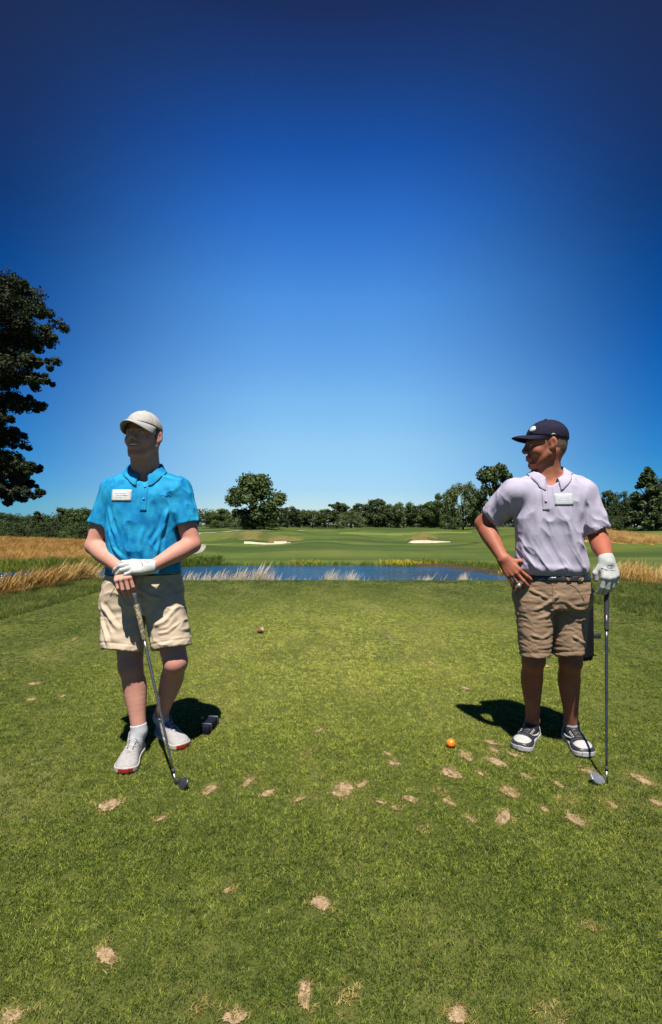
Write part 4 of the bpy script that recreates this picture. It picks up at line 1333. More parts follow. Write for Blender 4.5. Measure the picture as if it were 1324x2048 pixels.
G = {}
G['tee'] = turf_mat("tee_turf", (.040, .052, .010), (.070, .082, .015), (.10, .10, .026), 90, 1.6, (160, .7, .01))
G['rough'] = turf_mat("rough_turf", (.040, .075, .012), (.075, .115, .020), (.10, .115, .03), 9, .9, (25, .9, .08))
G['fairway'] = turf_mat("fairway_turf", (.050, .075, .010), (.072, .094, .013), (.088, .096, .018), 1.1, .07, (4, .5, .10), (.07, .10, 'X'), (.10, (.030, .050, .007)))
G['green'] = turf_mat("green_turf", (.085, .115, .022), (.10, .13, .026), (.09, .11, .026), 1.5, .12, (6, .2, .03))
G['dry'] = turf_mat("dry_field", (.25, .15, .042), (.32, .20, .064), (.16, .105, .026), .9, .25, (6, 1.0, .25))
G['mud'] = turf_mat("bank_mud", (.030, .023, .014), (.048, .037, .024), (.024, .022, .012), 3, .6, (8, .7, .08))
G['sand'] = turf_mat("bunker_sand", (.36, .32, .24), (.40, .36, .275), (.31, .275, .205), 4, .5, (20, .4, .03))
G['mound'] = turf_mat("mound_fescue", (.085, .080, .022), (.125, .098, .032), (.055, .066, .014), 1.2, .3, (5, .8, .15))
G['path'] = turf_mat("path_gravel", (.22, .205, .18), (.26, .245, .215), (.19, .18, .155), 3, .5, (30, .3, .01))
G['divot'] = turf_mat("divot_sand", (.22, .150, .085), (.36, .255, .165), (.105, .085, .034), 110, 55, (250, .9, .006))

# one sheet of ground, ring by ring out to the horizon, cut into named grounds
ang = np.concatenate([np.arange(-180, -50, 5.0), np.arange(-50, 50.01, .2), np.arange(55, 180, 5.0)]) * math.pi / 180
rr = [.25]
while rr[-1] < 4500:
    r = rr[-1]
    rr.append(r * (1.03 if r < 1 else 1.016 if r < 330 else 1.12))
rr = np.array(rr)
RA, AA = np.meshgrid(rr, ang, indexing='ij')
GX, GY = RA * np.sin(AA), RA * np.cos(AA)
GZ = land(GX, GY)
GV = np.stack([GX, GY, GZ], -1).reshape(-1, 3)
GF = grid_faces(len(rr), len(ang), close_v=True)[:, ::-1]
n0 = len(ang)
GV = np.concatenate([GV, [[0, 0, GZ[0].mean()]]])
cen = np.stack([np.full(n0, len(GV) - 1), np.arange(n0), (np.arange(n0) + 1) % n0], 1)[:, ::-1]
C = GV[GF].mean(1)
X, Y, Z = C.T
SD = poly_sd(X, Y, POND)
wob = (fbm(np.stack([X / 3, Y / 3, X * 0], -1), 2) - .5)
def rbox(X, Y, x0, x1, y0, y1, r):
    cx, cy = (x0 + x1) / 2, (y0 + y1) / 2
    qx, qy = np.abs(X - cx) - (x1 - x0) / 2 + r, np.abs(Y - cy) - (y1 - y0) / 2 + r
    return np.hypot(np.maximum(qx, 0), np.maximum(qy, 0)) + np.minimum(np.maximum(qx, qy), 0) - r
teed = rbox(X, Y, TX0, TX1, -8, TY1, .9)
left_dry = (X < -5.2 + .6 * wob) & (X > -80) & (Y < 66 + 6 * wob) & (Y > 4) & (SD > .9)
left_dry &= ~((Y > 36) & (X > -.40 * Y + 1.5 * wob))
right_dry = (X > 6.3 + wob) & (Y > 9.6 + .22 * (X - 6) + 1.2 * wob) & (Y < 20 + 4 * wob) & (X < 30)
right_dry |= (((X - 36) / 9.5) ** 2 + ((Y - 70) / 5) ** 2 < 1 + .5 * wob)
moundz = (((X + 12.5) / 7.5) ** 2 + ((Y - 97.5) / 3.6) ** 2 < 1 + wob) | (((X - 17.2) / 3.4) ** 2 + ((Y - 98.8) / 3.2) ** 2 < 1 + wob)
greenz = (((X - 18) / 16) ** 2 + ((Y - 128) / 9) ** 2 < 1) | (((X + 22) / 6) ** 2 + ((Y - 84) / 4) ** 2 < 1)
zone = np.full(len(C), 3)                                  # fairway
zone[(np.hypot(X, Y) < 16) | (Y < 11)] = 1
zone[(Y > 11) & (Y < 30) & (SD > 0)] = 1
zone[(SD < .5)] = 5
zone[(SD < 2.3) & (Y > 26) & (X > 5.0 + wob)] = 5
zone[left_dry] = 4
zone[right_dry] = 4
zone[moundz] = 7
zone[greenz] = 8
zone[bunker_q(X, Y) < .92] = 6
zone[teed < 0] = 0
names = {0: ("tee_ground", 'tee'), 1: ("rough_ground", 'rough'), 3: ("fairway_ground", 'fairway'), 4: ("dry_field", 'dry'), 5: ("pond_bank", 'mud'), 6: ("bunker_sand", 'sand'), 7: ("grassy_mound", 'mound'), 8: ("putting_green", 'green')}
LANDS = {}
for z, (nm, mk) in names.items():
    f = GF[zone == z]
    Fs = [f] + ([cen] if z == 0 else [])
    used = np.unique(np.concatenate([q.ravel() for q in Fs]))
    remap = np.full(len(GV), -1); remap[used] = np.arange(len(used))
    LANDS[nm] = tag(obj(nm, GV[used], [remap[q] for q in Fs], G[mk]), kind='structure')

# water
wm = bpy.data.materials.new("pond_water"); wm.use_nodes = True
wb = wm.node_tree.nodes["Principled BSDF"]
wb.inputs["Base Color"].default_value = (.010, .055, .135, 1); wb.inputs["Roughness"].default_value = .10; wb.inputs["IOR"].default_value = 1.33
def water_nodes():
    N, L = wm.node_tree.nodes, wm.node_tree.links
    g = N.new("ShaderNodeNewGeometry")
    mp = N.new("ShaderNodeMapping"); mp.inputs["Scale"].default_value = (1.0, 1.0, 1); L.new(g.outputs["Position"], mp.inputs[0])
    n1 = N.new("ShaderNodeTexNoise"); n1.inputs["Scale"].default_value = 3.2; n1.inputs["Detail"].default_value = 4; L.new(mp.outputs[0], n1.inputs["Vector"])
    n2 = N.new("ShaderNodeTexNoise"); n2.inputs["Scale"].default_value = .16; n2.inputs["Detail"].default_value = 3; L.new(g.outputs["Position"], n2.inputs["Vector"])
    r = N.new("ShaderNodeMapRange"); r.inputs["From Min"].default_value = .38; r.inputs["From Max"].default_value = .6
    r.inputs["To Min"].default_value = .45; r.inputs["To Max"].default_value = 1.0; L.new(n2.outputs["Fac"], r.inputs["Value"])
    b = N.new("ShaderNodeBump"); b.inputs["Distance"].default_value = 1.1; L.new(r.outputs[0], b.inputs["Strength"]); L.new(n1.outputs["Fac"], b.inputs["Height"])
    L.new(b.outputs[0], wb.inputs["Normal"])
water_nodes()
cx, cy = POND.mean(0)
PW = POND + (POND - [cx, cy]) * .03
pw = np.array([(x, y, WATER_Z) for x, y in PW])
tag(obj("pond_water", pw, [tuple(range(len(pw)))], wm, smooth=False), kind='structure')

# cart path: a ribbon over the land
def ribbon(pts, w, lift):
    pts = np.array(pts, float)
    t = np.arange(len(pts)); T = np.linspace(0, len(pts) - 1, 90)
    sp = _spline(np.column_stack([t, pts])); px, py = np.interp(T, sp[0], sp[1]), np.interp(T, sp[0], sp[2])
    d = np.stack([np.gradient(px), np.gradient(py)], 1); d /= np.linalg.norm(d, axis=1)[:, None]
    n = np.stack([-d[:, 1], d[:, 0]], 1)
    V = []
    for k in (-1, -.5, 0, .5, 1):
        x, y = px + n[:, 0] * w * k / 2, py + n[:, 1] * w * k / 2
        V.append(np.stack([x, y, land(x, y) + lift - .05 * (abs(k) == 1)], 1))
    V = np.stack(V, 1).reshape(-1, 3)
    return V, grid_faces(90, 5)[:, ::-1]
V, Fc = ribbon([(-18.4, 48.2), (-15.8, 50.5), (-15.6, 56), (-18.0, 70), (-24, 90), (-29, 112), (-27, 127), (-21, 137), (-8, 150)], 2.6, .10)
tag(obj("cart_path", V, Fc, G['path']), kind='structure')

# ------------------------------------------------------------------ scattering: one object per kind of ground cover
def tuft(nb, rad, h, w, lean, seg=2, head=0.0, wind=(0, 0), hv=.35):
    V, F = [], []
    for _ in range(nb):
        a = random.uniform(0, 2 * math.pi); r = rad * math.sqrt(random.random())
        x, y = r * math.cos(a), r * math.sin(a)
        hh = h * random.uniform(1 - hv, 1 + hv); b = random.uniform(0, 2 * math.pi)
        lx = lean * hh * random.uniform(.1, 1) * math.cos(b) + wind[0] * hh; ly = lean * hh * random.uniform(.1, 1) * math.sin(b) + wind[1] * hh
        c = random.uniform(0, math.pi); wx, wy = math.cos(c) * w / 2, math.sin(c) * w / 2
        i = len(V)
        for k in range(seg + 1):
            t = k / seg
            q = t * t
            ww = (1 - t * .75) if not head else (.35 if t < .6 else 1 + head if t < .95 else .4)
            V.append((x + lx * q - wx * ww, y + ly * q - wy * ww, hh * (t - .18 * lean * q)))
            V.append((x + lx * q + wx * ww, y + ly * q + wy * ww, hh * (t - .18 * lean * q)))
        for k in range(seg):
            F.append((i + 2 * k, i + 2 * k + 1, i + 2 * k + 3, i + 2 * k + 2))
    return np.array(V), np.array(F)

def scatter(name, P, S, tufts, mat_, tilt=.0):
    nV = sum(len(t[0]) for t in tufts)
    V = np.concatenate([t[0] + [0, 0, -500 ] for t in tufts] + [np.asarray(P)])
    off, F, vi = 0, [], []
    for i, t in enumerate(tufts):
        F.append(t[1] + off); vi += [i] * len(t[0]); off += len(t[0])
    # the tufts themselves are moved back up by the node tree; loose points say where each stands
    me = new_mesh(name, V, np.concatenate(F), True)
    n = len(V)
    a = me.attributes.new("pt", 'BOOLEAN', 'POINT'); a.data.foreach_set("value", [False] * nV + [True] * (n - nV))
    a = me.attributes.new("sc", 'FLOAT', 'POINT'); a.data.foreach_set("value", np.concatenate([np.ones(nV), S]).astype(np.float32))
    a = me.attributes.new("rz", 'FLOAT', 'POINT'); a.data.foreach_set("value", (RNG.random(n) * (6.283 if tilt == 0 else tilt)).astype(np.float32))
    ids = np.concatenate([np.array(vi), RNG.integers(0, len(tufts), n - nV)]).astype(np.int32)
    a = me.attributes.new("vi", 'INT', 'POINT'); a.data.foreach_set("value", ids)
    me.materials.append(mat_)
    o = bpy.data.objects.new(name, me); COL.objects.link(o)
    ng = bpy.data.node_groups.new(name + "_scatter", 'GeometryNodeTree')
    ng.interface.new_socket("Geometry", in_out='INPUT', socket_type='NodeSocketGeometry')
    ng.interface.new_socket("Geometry", in_out='OUTPUT', socket_type='NodeSocketGeometry')
    N, L = ng.nodes, ng.links
    gi, go = N.new("NodeGroupInput"), N.new("NodeGroupOutput")
    def attr(nm, ty):
        q = N.new("GeometryNodeInputNamedAttribute"); q.data_type = ty; q.inputs["Name"].default_value = nm; return q.outputs["Attribute"]
    se = N.new("GeometryNodeSeparateGeometry"); se.domain = 'POINT'
    L.new(gi.outputs[0], se.inputs["Geometry"]); L.new(attr("pt", 'BOOLEAN'), se.inputs["Selection"])
    tr = N.new("GeometryNodeTransform"); tr.inputs["Translation"].default_value = (0, 0, 500)
    L.new(se.outputs["Inverted"], tr.inputs["Geometry"])
    sp = N.new("GeometryNodeSplitToInstances"); sp.domain = 'POINT'
    L.new(tr.outputs[0], sp.inputs["Geometry"]); L.new(attr("vi", 'INT'), sp.inputs["Group ID"])
    ip = N.new("GeometryNodeInstanceOnPoints")
    L.new(se.outputs["Selection"], ip.inputs["Points"]); L.new(sp.outputs["Instances"], ip.inputs["Instance"])
    ip.inputs["Pick Instance"].default_value = True
    L.new(attr("vi", 'INT'), ip.inputs["Instance Index"])
    cb = N.new("ShaderNodeCombineXYZ"); L.new(attr("rz", 'FLOAT'), cb.inputs["Z"])
    er = N.new("FunctionNodeEulerToRotation"); L.new(cb.outputs[0], er.inputs[0]); L.new(er.outputs[0], ip.inputs["Rotation"])
    L.new(attr("sc", 'FLOAT'), ip.inputs["Scale"])
    L.new(ip.outputs[0], go.inputs[0])
    md = o.modifiers.new("scatter", 'NODES'); md.node_group = ng
    return tag(o, kind='stuff')

def blade_mat(name, stops, s1, s2, trans=.25, rough=.6, per=0.0, vignette=None):
    m = bpy.data.materials.new(name); m.use_nodes = True
    N, L = m.node_tree.nodes, m.node_tree.links
    b = N["Principled BSDF"]; b.inputs["Roughness"].default_value = rough; b.inputs["Specular IOR Level"].default_value = .25
    g = N.new("ShaderNodeNewGeometry")
    n1 = N.new("ShaderNodeTexNoise"); n1.inputs["Scale"].default_value = s1; n1.inputs["Detail"].default_value = 3; L.new(g.outputs["Position"], n1.inputs["Vector"])
    n2 = N.new("ShaderNodeTexNoise"); n2.inputs["Scale"].default_value = s2; n2.inputs["Detail"].default_value = 3; L.new(g.outputs["Position"], n2.inputs["Vector"])
    mt = N.new("ShaderNodeMath"); mt.operation = 'MULTIPLY_ADD'; mt.inputs[1].default_value = .55; L.new(n1.outputs["Fac"], mt.inputs[0])
    m2 = N.new("ShaderNodeMath"); m2.operation = 'MULTIPLY'; m2.inputs[1].default_value = .45; L.new(n2.outputs["Fac"], m2.inputs[0]); L.new(m2.outputs[0], mt.inputs[2])
    rp = N.new("ShaderNodeValToRGB"); set_ramp(rp, stops)
    fac = mt.outputs[0]
    if per:
        oi = N.new("ShaderNodeObjectInfo")
        a = N.new("ShaderNodeMath"); a.operation = 'SUBTRACT'; a.inputs[1].default_value = .5; L.new(oi.outputs["Random"], a.inputs[0])
        q = N.new("ShaderNodeMath"); q.operation = 'MULTIPLY_ADD'; q.inputs[1].default_value = per; L.new(a.outputs[0], q.inputs[0]); L.new(fac, q.inputs[2]); fac = q.outputs[0]
    if vignette:
        # vignette painted into the blade colour: bright yellow mid-tee, darker green edges, ragged outline
        d = N.new("ShaderNodeVectorMath"); d.operation = 'SUBTRACT'; d.inputs[1].default_value = (vignette[0], vignette[1], 0); L.new(g.outputs["Position"], d.inputs[0])
        s = N.new("ShaderNodeVectorMath"); s.operation = 'MULTIPLY'; s.inputs[1].default_value = (1 / vignette[2], 1 / vignette[3], 0); L.new(d.outputs[0], s.inputs[0])
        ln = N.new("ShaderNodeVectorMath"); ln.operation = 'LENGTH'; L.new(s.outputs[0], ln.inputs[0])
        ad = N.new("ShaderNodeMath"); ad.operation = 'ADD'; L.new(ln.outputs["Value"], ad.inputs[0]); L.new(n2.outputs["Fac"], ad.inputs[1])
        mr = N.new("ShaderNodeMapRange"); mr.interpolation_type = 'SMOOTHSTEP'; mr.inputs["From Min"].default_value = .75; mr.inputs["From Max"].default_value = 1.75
        mr.inputs["To Min"].default_value = vignette[4]; mr.inputs["To Max"].default_value = -vignette[4] * .8; L.new(ad.outputs[0], mr.inputs["Value"])
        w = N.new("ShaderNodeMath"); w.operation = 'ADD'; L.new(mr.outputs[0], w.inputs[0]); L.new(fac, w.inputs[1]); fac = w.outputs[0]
    L.new(fac, rp.inputs["Fac"])
    L.new(rp.outputs["Color"], b.inputs["Base Color"])
    tb = N.new("ShaderNodeBsdfTranslucent"); L.new(rp.outputs["Color"], tb.inputs["Color"])
    ms = N.new("ShaderNodeMixShader"); ms.inputs[0].default_value = trans
    L.new(b.outputs[0], ms.inputs[1]); L.new(tb.outputs[0], ms.inputs[2]); L.new(ms.outputs[0], N["Material Output"].inputs["Surface"])
    return m

def pts_on(n, x0, x1, y0, y1, keep=None, lift=0.0):
    x = RNG.uniform(x0, x1, n); y = RNG.uniform(y0, y1, n)
    if keep is not None:
        k = keep(x, y); x, y = x[k], y[k]
    return np.stack([x, y, land(x, y) + lift], 1)

# divots: (photo x, y, width, height, slant, freshness)
DIV = [(218, 1612, 52, 26, -25, 1), (420, 1580, 27, 25, 0, 1), (498, 1563, 24, 20, -40, 1), (535, 1588, 21, 19, -30, .8), (685, 1580, 48, 36, -20, 1), (725, 1570, 18, 14, 0, .8),
       (788, 1528, 22, 17, 10, 1), (822, 1599, 24, 20, 15, 1), (903, 1547, 34, 32, 25, 1), (898, 1606, 25, 11, 0, 1), (933, 1514, 24, 20, 35, 1), (982, 1486, 22, 11, 15, .8),
       (986, 1501, 20, 12, 25, .8), (992, 1525, 38, 22, 25, 1), (1030, 1511, 24, 10, 15, 1), (1021, 1586, 34, 30, 0, 1), (1006, 1637, 26, 38, -30, .8), (1088, 1620, 16, 14, 0, .7),
       (1152, 1641, 38, 30, 35, 1), (1178, 1545, 30, 15, 15, .9), (1283, 1560, 42, 18, 28, 1), (1314, 1607, 26, 14, 25, 1), (641, 1807, 30, 48, 0, .8), (214, 1915, 36, 56, 15, .8),
       (610, 1990, 20, 92, 2, 1), (22, 2036, 52, 42, -25, .9), (472, 2036, 58, 36, -10, .8), (915, 2030, 46, 52, -15, 1), (1100, 2034, 54, 40, 10, .5), (702, 1978, 28, 22, 0, .5),
       (1182, 1858, 30, 18, 10, .5), (455, 1783, 14, 14, 0, .6), (70, 1368, 28, 6, -5, .8), (64, 1400, 22, 5, -5, .8), (125, 1393, 15, 5, -10, .8), (930, 1377, 20, 7, 10, 1), (862, 1326, 16, 5, 5, 1),
       (638, 1462, 14, 8, 0, .6), (775, 1508, 14, 9, 0, .7), (790, 1617, 12, 10, 0, .7), (1096, 1333, 16, 5, 8, 1), (1003, 1583, 14, 8, 0, .5), (148, 1279, 14, 4, 0, .8), (780, 1277, 12, 4, 0, .7), (620, 1507, 20, 9, 0, .5), (400, 2020, 40, 26, 0, .35), (690, 2010, 30, 22, 0, .35), (1135, 1602, 26, 20, 0, .4), (880, 1583, 20, 14, 0, .35), (960, 1548, 16, 9, 30, .8), (1052, 1553, 20, 10, 25, .6), (1118, 1570, 18, 10, 30, .6), (942, 1640, 18, 11, 35, .6), (760, 1606, 16, 9, 15, .6), (600, 1600, 18, 10, -25, .6), (1225, 1612, 20, 12, 35, .6), (842, 1660, 18, 12, 10, .45), (320, 1640, 20, 10, -25, .6)]
DIVW = []
for k, (px, py, w, h, sl, fr) in enumerate(DIV):
    n = 64
    a = np.arange(n) / n * 2 * np.pi
    jit = .93 + .26 * (RNG.random(n) ** 2) * (vnoise(np.stack([np.cos(a) * 9 + k, np.sin(a) * 9, a * 0], 1)) > .45) + .24 * (vnoise(np.stack([np.cos(a) * 1.6 + k * 7, np.sin(a) * 1.6, a * 0], 1)) - .5) * 2 + .10 * (RNG.random(n) - .5)
    s = math.radians(sl if sl or w > 45 or h > 1.3 * w else (28 if px > 740 else -30))
    big = 1.34 if w < 45 and py > 1420 else 1.0
    ex, ey = w * .45 * big * np.cos(a) * jit, h * .43 / big * (.88 if h < w * 1.2 else 1.0) * np.sin(a) * jit
    ix, iy = px + ex * math.cos(s) - ey * math.sin(s), py + ex * math.sin(s) + ey * math.cos(s)
    g0 = np.array([ground(p, q) for p, q in zip(ix, iy)])
    c = g0.mean(0); c[2] = land(np.array([c[0]]), np.array([c[1]]))[0]
    g0[:, 2] = land(g0[:, 0], g0[:, 1])
    DIVW.append((g0[:, :2], fr))
    if fr < .6: continue
    # a shallow scrape: raised crumbly rim, sandy fill slightly lower in the middle
    inner = c + (g0 - c) * .55 + [0, 0, .005]
    V = np.concatenate([g0 + [0, 0, .004], c + (g0 - c) * .86 + np.stack([np.zeros(n), np.zeros(n), .0045 + .002 * RNG.random(n)], 1), inner, [c + [0, 0, .0045]]])
    r = np.arange(n); r2 = (r + 1) % n
    F = [np.stack([r, r2, r2 + n, r + n], 1), np.stack([r + n, r2 + n, r2 + 2 * n, r + 2 * n], 1), np.stack([r + 2 * n, r2 + 2 * n, np.full(n, 3 * n)], 1)]
    obj("divot", V, F, G['divot'], LANDS["tee_ground"])

# close-mown tee grass: denser near the camera
gx, gy = [], []
for y0, y1, dens in ((.9, 2.2, 5200), (2.2, 3.2, 3900), (3.2, 4.6, 2500), (4.6, 7, 1300), (7, TY1, 800)):
    hw = min(4.15, .66 * y1 + 1.0)
    n = int(2 * hw * (y1 - y0) * dens)
    x = RNG.uniform(-hw, hw, n); y = RNG.uniform(y0, y1, n)
    k = np.abs(x) < .66 * y + 1.0
    gx.append(x[k]); gy.append(y[k])
gx, gy = np.concatenate(gx), np.concatenate(gy)
k = rbox(gx, gy, TX0, TX1, -8, TY1, .9) < .02
gx, gy = gx[k], gy[k]
keep = np.ones(len(gx), bool); thin = np.zeros(len(gx))
for P_, fr in DIVW:
    c = P_.mean(0); m = np.hypot(gx - c[0], gy - c[1]) < .6
    i = np.nonzero(m)[0]
    if len(i) == 0: continue
    sd = poly_sd(gx[i], gy[i], P_)
    size = np.sqrt(np.ptp(P_[:, 0]) * np.ptp(P_[:, 1])) * .5
    inside = sd < -size * (.12 + .55 * RNG.random(len(i)) ** 1.5)
    keep[i[inside & (RNG.random(len(i)) < (.95 if fr > .9 else .50 + .35 * fr))]] = False
    thin[i] = np.maximum(thin[i], np.exp(-np.maximum(sd, 0) / .025) * .45)
gx, gy, thin = gx[keep], gy[keep], thin[keep]
patch_n = fbm(np.stack([gx * 3.1, gy * 2.2, gx * 0], 1), 2)
sc = (.80 + .45 * patch_n + .25 * RNG.random(len(gx))) * (1 - thin)
P_ = np.stack([gx, gy, land(gx, gy) + .001], 1)
tee_tufts = [tuft(15, .020, .0088, .0021, 1.1) for _ in range(6)] + [tuft(11, .022, .0115, .0020, 1.3) for _ in range(3)]
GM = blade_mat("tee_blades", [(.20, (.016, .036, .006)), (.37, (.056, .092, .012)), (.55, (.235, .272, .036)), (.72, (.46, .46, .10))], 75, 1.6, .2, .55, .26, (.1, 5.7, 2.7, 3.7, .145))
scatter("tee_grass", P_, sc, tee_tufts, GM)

# straw-coloured dying blades fringing each divot
dp, ds = [], []
for P_, fr in DIVW:
    lo_, hi_ = P_.min(0) - .03, P_.max(0) + .03
    n = int(min(420, 9000 * np.prod(hi_ - lo_)))
    q = RNG.uniform(lo_, hi_, (n, 2)); sd = poly_sd(q[:, 0], q[:, 1], P_)
    size = math.sqrt(np.ptp(P_[:, 0]) * np.ptp(P_[:, 1])) * .5
    m = RNG.random(n) < np.where(sd > 0, np.exp(-sd / .010) * .8, np.where(sd > -.35 * size, .55, .16 if fr > .6 else .6))
    dp.append(q[m]); ds.append(.55 + .5 * RNG.random(m.sum()))
dp, ds = np.concatenate(dp), np.concatenate(ds)
SM = blade_mat("straw_blades", [(.25, (.11, .085, .022)), (.5, (.25, .19, .055)), (.7, (.40, .32, .12))], 90, 6, .15, .7, .3)
scatter("straw_grass", np.stack([dp[:, 0], dp[:, 1], land(dp[:, 0], dp[:, 1]) + .003], 1), ds, [tuft(7, .012, .0105, .0026, 1.7) for _ in range(4)], SM)

# rough round the tee
def in_rough(x, y):
    d = rbox(x, y, TX0, TX1, -8, TY1, .9)
    return (d > 0) & (land(x, y) > -1.2)
P1 = np.concatenate([pts_on(7000, -5.7, -4.1, 2.0, 12.2, in_rough), pts_on(9500, 4.0, 7.2, 2.0, 12.5, in_rough), pts_on(4200, -5.5, 6.5, 10.6, 11.7, in_rough)])
RM = blade_mat("rough_blades", [(.3, (.035, .060, .010)), (.5, (.095, .125, .020)), (.66, (.20, .205, .045))], 5, .7)
scatter("rough_grass", P1, (.7 + .7 * RNG.random(len(P1))) * np.where((P1[:, 1] > 10.5) & (np.abs(P1[:, 0]) < 4.6), .45, 1.0), [tuft(22, .05, .060, .005, .9) for _ in range(4)], RM)

# dry fescue: left of the tee and beyond, and right
DM = blade_mat("fescue_blades", [(.3, (.19, .105, .024)), (.5, (.36, .215, .060)), (.68, (.54, .38, .15))], 1.2, .25, .3)
wind = (.38, .0)
fes = [tuft(30, .16, .62, .010, .45, 3, 1.2, wind) for _ in range(5)]
def keep_l(x, y): return (x < -5.15 - .25 * np.sin(y * 1.7)) & (poly_sd(x, y, POND) > .3) & (land(x, y) > -1.95)
PL = pts_on(5200, -17, -5.2, 6.0, 17.0, keep_l)
PL2 = pts_on(9000, -46, -10, 33.5, 66, lambda x, y: (poly_sd(x, y, POND) > 2.5) & (x < -.40 * y))
PR = pts_on(4200, 6.0, 24, 9.6, 20, lambda x, y: (y > 9.7 + .22 * (x - 6) + .3 * np.sin(x * 2.1)) & (poly_sd(x, y, POND) > .3))
PR2 = pts_on(2400, 26, 47, 64, 77, lambda x, y: ((x - 36) / 9.5) ** 2 + ((y - 70) / 5) ** 2 < 1)
PP = np.concatenate([PL, PL2, PR, PR2])
SS = np.concatenate([.42 + .28 * RNG.random(len(PL)), .40 + .5 * RNG.random(len(PL2)), .42 + .3 * RNG.random(len(PR)), .7 + .5 * RNG.random(len(PR2))])
scatter("dry_grass", PP, SS, fes, DM, tilt=.9)
# pale feathery tufts along the far lip of the tee
FM = blade_mat("feather_blades", [(.3, (.36, .29, .18)), (.5, (.50, .43, .31)), (.68, (.62, .56, .44))], 4, .6, .35)
fe, fs = [], []
for px, n, top in ((366, 5, 1148), (378, 6, 1150), (392, 6, 1147), (404, 5, 1150), (412, 6, 1145), (425, 5, 1150), (441, 6, 1144), (455, 4, 1152), (468, 6, 1146), (477, 7, 1141), (486, 5, 1147), (497, 3, 1153), (512, 9, 1137), (519, 6, 1143), (529, 5, 1150), (541, 6, 1148), (552, 5, 1152), (572, 4, 1154), (584, 3, 1155), (604, 4, 1156), (645, 6, 1147), (655, 7, 1146), (664, 5, 1150), (688, 4, 1150), (698, 6, 1147), (706, 4, 1152), (730, 2, 1157), (762, 2, 1157), (840, 6, 1154), (848, 8, 1152), (856, 5, 1155), (886, 1, 1151), (920, 6, 1153), (927, 8, 1150), (935, 4, 1155), (952, 3, 1157), (974, 2, 1157)):
    for _ in range(n):
        yy = 11.9 + RNG.random() * .7
        x = (px - 662 + RNG.normal() * 5) / 1050 * yy
        z = land(np.array([x]), np.array([yy]))[0]
        topz = CAM_H - (top + RNG.random() * 8 - 1050) / 1050 * yy
        fe.append((x, yy, z)); fs.append(max(.15, (topz - z) / .62))
scatter("feather_grass", np.array(fe), np.array(fs), [tuft(13, .05, .60, .0085, .46, 3, 1.0, (.22, 0), .5) for _ in range(5)], FM, tilt=.8)
# a low fringe of fresh grass on the same lip and along the far shore
LM = blade_mat("shore_blades", [(.3, (.04, .08, .010)), (.5, (.11, .16, .020)), (.66, (.20, .21, .03))], 1.1, .3)
def shore(x, y):
    sd = poly_sd(x, y, POND); return (sd > .2) & (sd < np.where(x < -9, 3.2, np.where(x > 6.5, 3.6, 1.5))) & (y > 24) & ((x < 6.5) | (sd > 2.2)) & (sd < 3.4)
PS = pts_on(30000, -34, 22, 24, 46, shore)
scatter("shore_grass", PS, (.45 + .5 * RNG.random(len(PS))) * np.where(PS[:, 0] < -9, 1.7, 1.0), [tuft(14, .22, .42, .03, .6) for _ in range(4)], LM)
YM = mat("yellow_bloom", (.40, .32, .010), .6, (.26, .26, .015), 2)
def bloom(x, y): return (np.abs(y - (41.6 - .10 * np.abs(x - 4))) < 1.2) & ((fbm(np.stack([x / 1.8, y / 2, x * 0], 1), 2) > .46))
PY = np.concatenate([pts_on(300, 4.2, 8.6, 41.2, 43.2), pts_on(90, -3.2, -.6, 42, 43.6), pts_on(40, 10.4, 13.6, 31.5, 36)])
scatter("wildflowers", PY, .6 + .6 * RNG.random(len(PY)), [tuft(6, .2, .26, .04, .6) for _ in range(3)], YM)
# ------------------------------------------------------------------ trees
LEAF = {}
def leaf_mat(name, a, b, c):
    return blade_mat(name, [(.30, a), (.48, b), (.66, c)], .9, .22, .22, .55)
LEAF['dark'] = leaf_mat("dark_leaves", (.020, .036, .010), (.036, .058, .015), (.060, .082, .022))
LEAF['mid'] = leaf_mat("mid_leaves", (.032, .058, .013), (.055, .088, .020), (.085, .115, .030))
LEAF['light'] = leaf_mat("light_leaves", (.050, .080, .022), (.085, .115, .035), (.125, .150, .055))
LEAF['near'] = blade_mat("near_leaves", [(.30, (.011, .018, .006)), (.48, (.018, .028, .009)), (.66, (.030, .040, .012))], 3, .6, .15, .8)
BARK = mat("bark", (.10, .08, .06), .9, (.06, .048, .036), 3, bump=(8, .8, .05))

def leaf_cloud(centers, radii, per, size, rng, flat=.75):
    """Leaf-sized quads through a set of clumps, facing all ways but mostly outward and up."""
    C_ = np.repeat(np.asarray(centers), per, 0); R_ = np.repeat(np.asarray(radii), per)
    n = len(C_)
    d = rng.normal(size=(n, 3)); d /= np.linalg.norm(d, axis=1)[:, None]
    r = R_ * rng.random(n) ** .45
    p = C_ + d * r[:, None] * [1, 1, flat]
    nm = d * .7 + rng.normal(size=(n, 3)) * .55 + [0, 0, .35]
    nm /= np.linalg.norm(nm, axis=1)[:, None]
    u = np.cross(nm, rng.normal(size=(n, 3))); u /= np.linalg.norm(u, axis=1)[:, None]
    v = np.cross(nm, u)
    s = size * (.6 + .8 * rng.random(n))[:, None]
    V = np.stack([p - u * s, p - v * s * .55 + nm * s * .12, p + u * s, p + v * s * .55 + nm * s * .12], 1).reshape(-1, 3)
    F = np.arange(4 * n).reshape(n, 4)
    return V, F

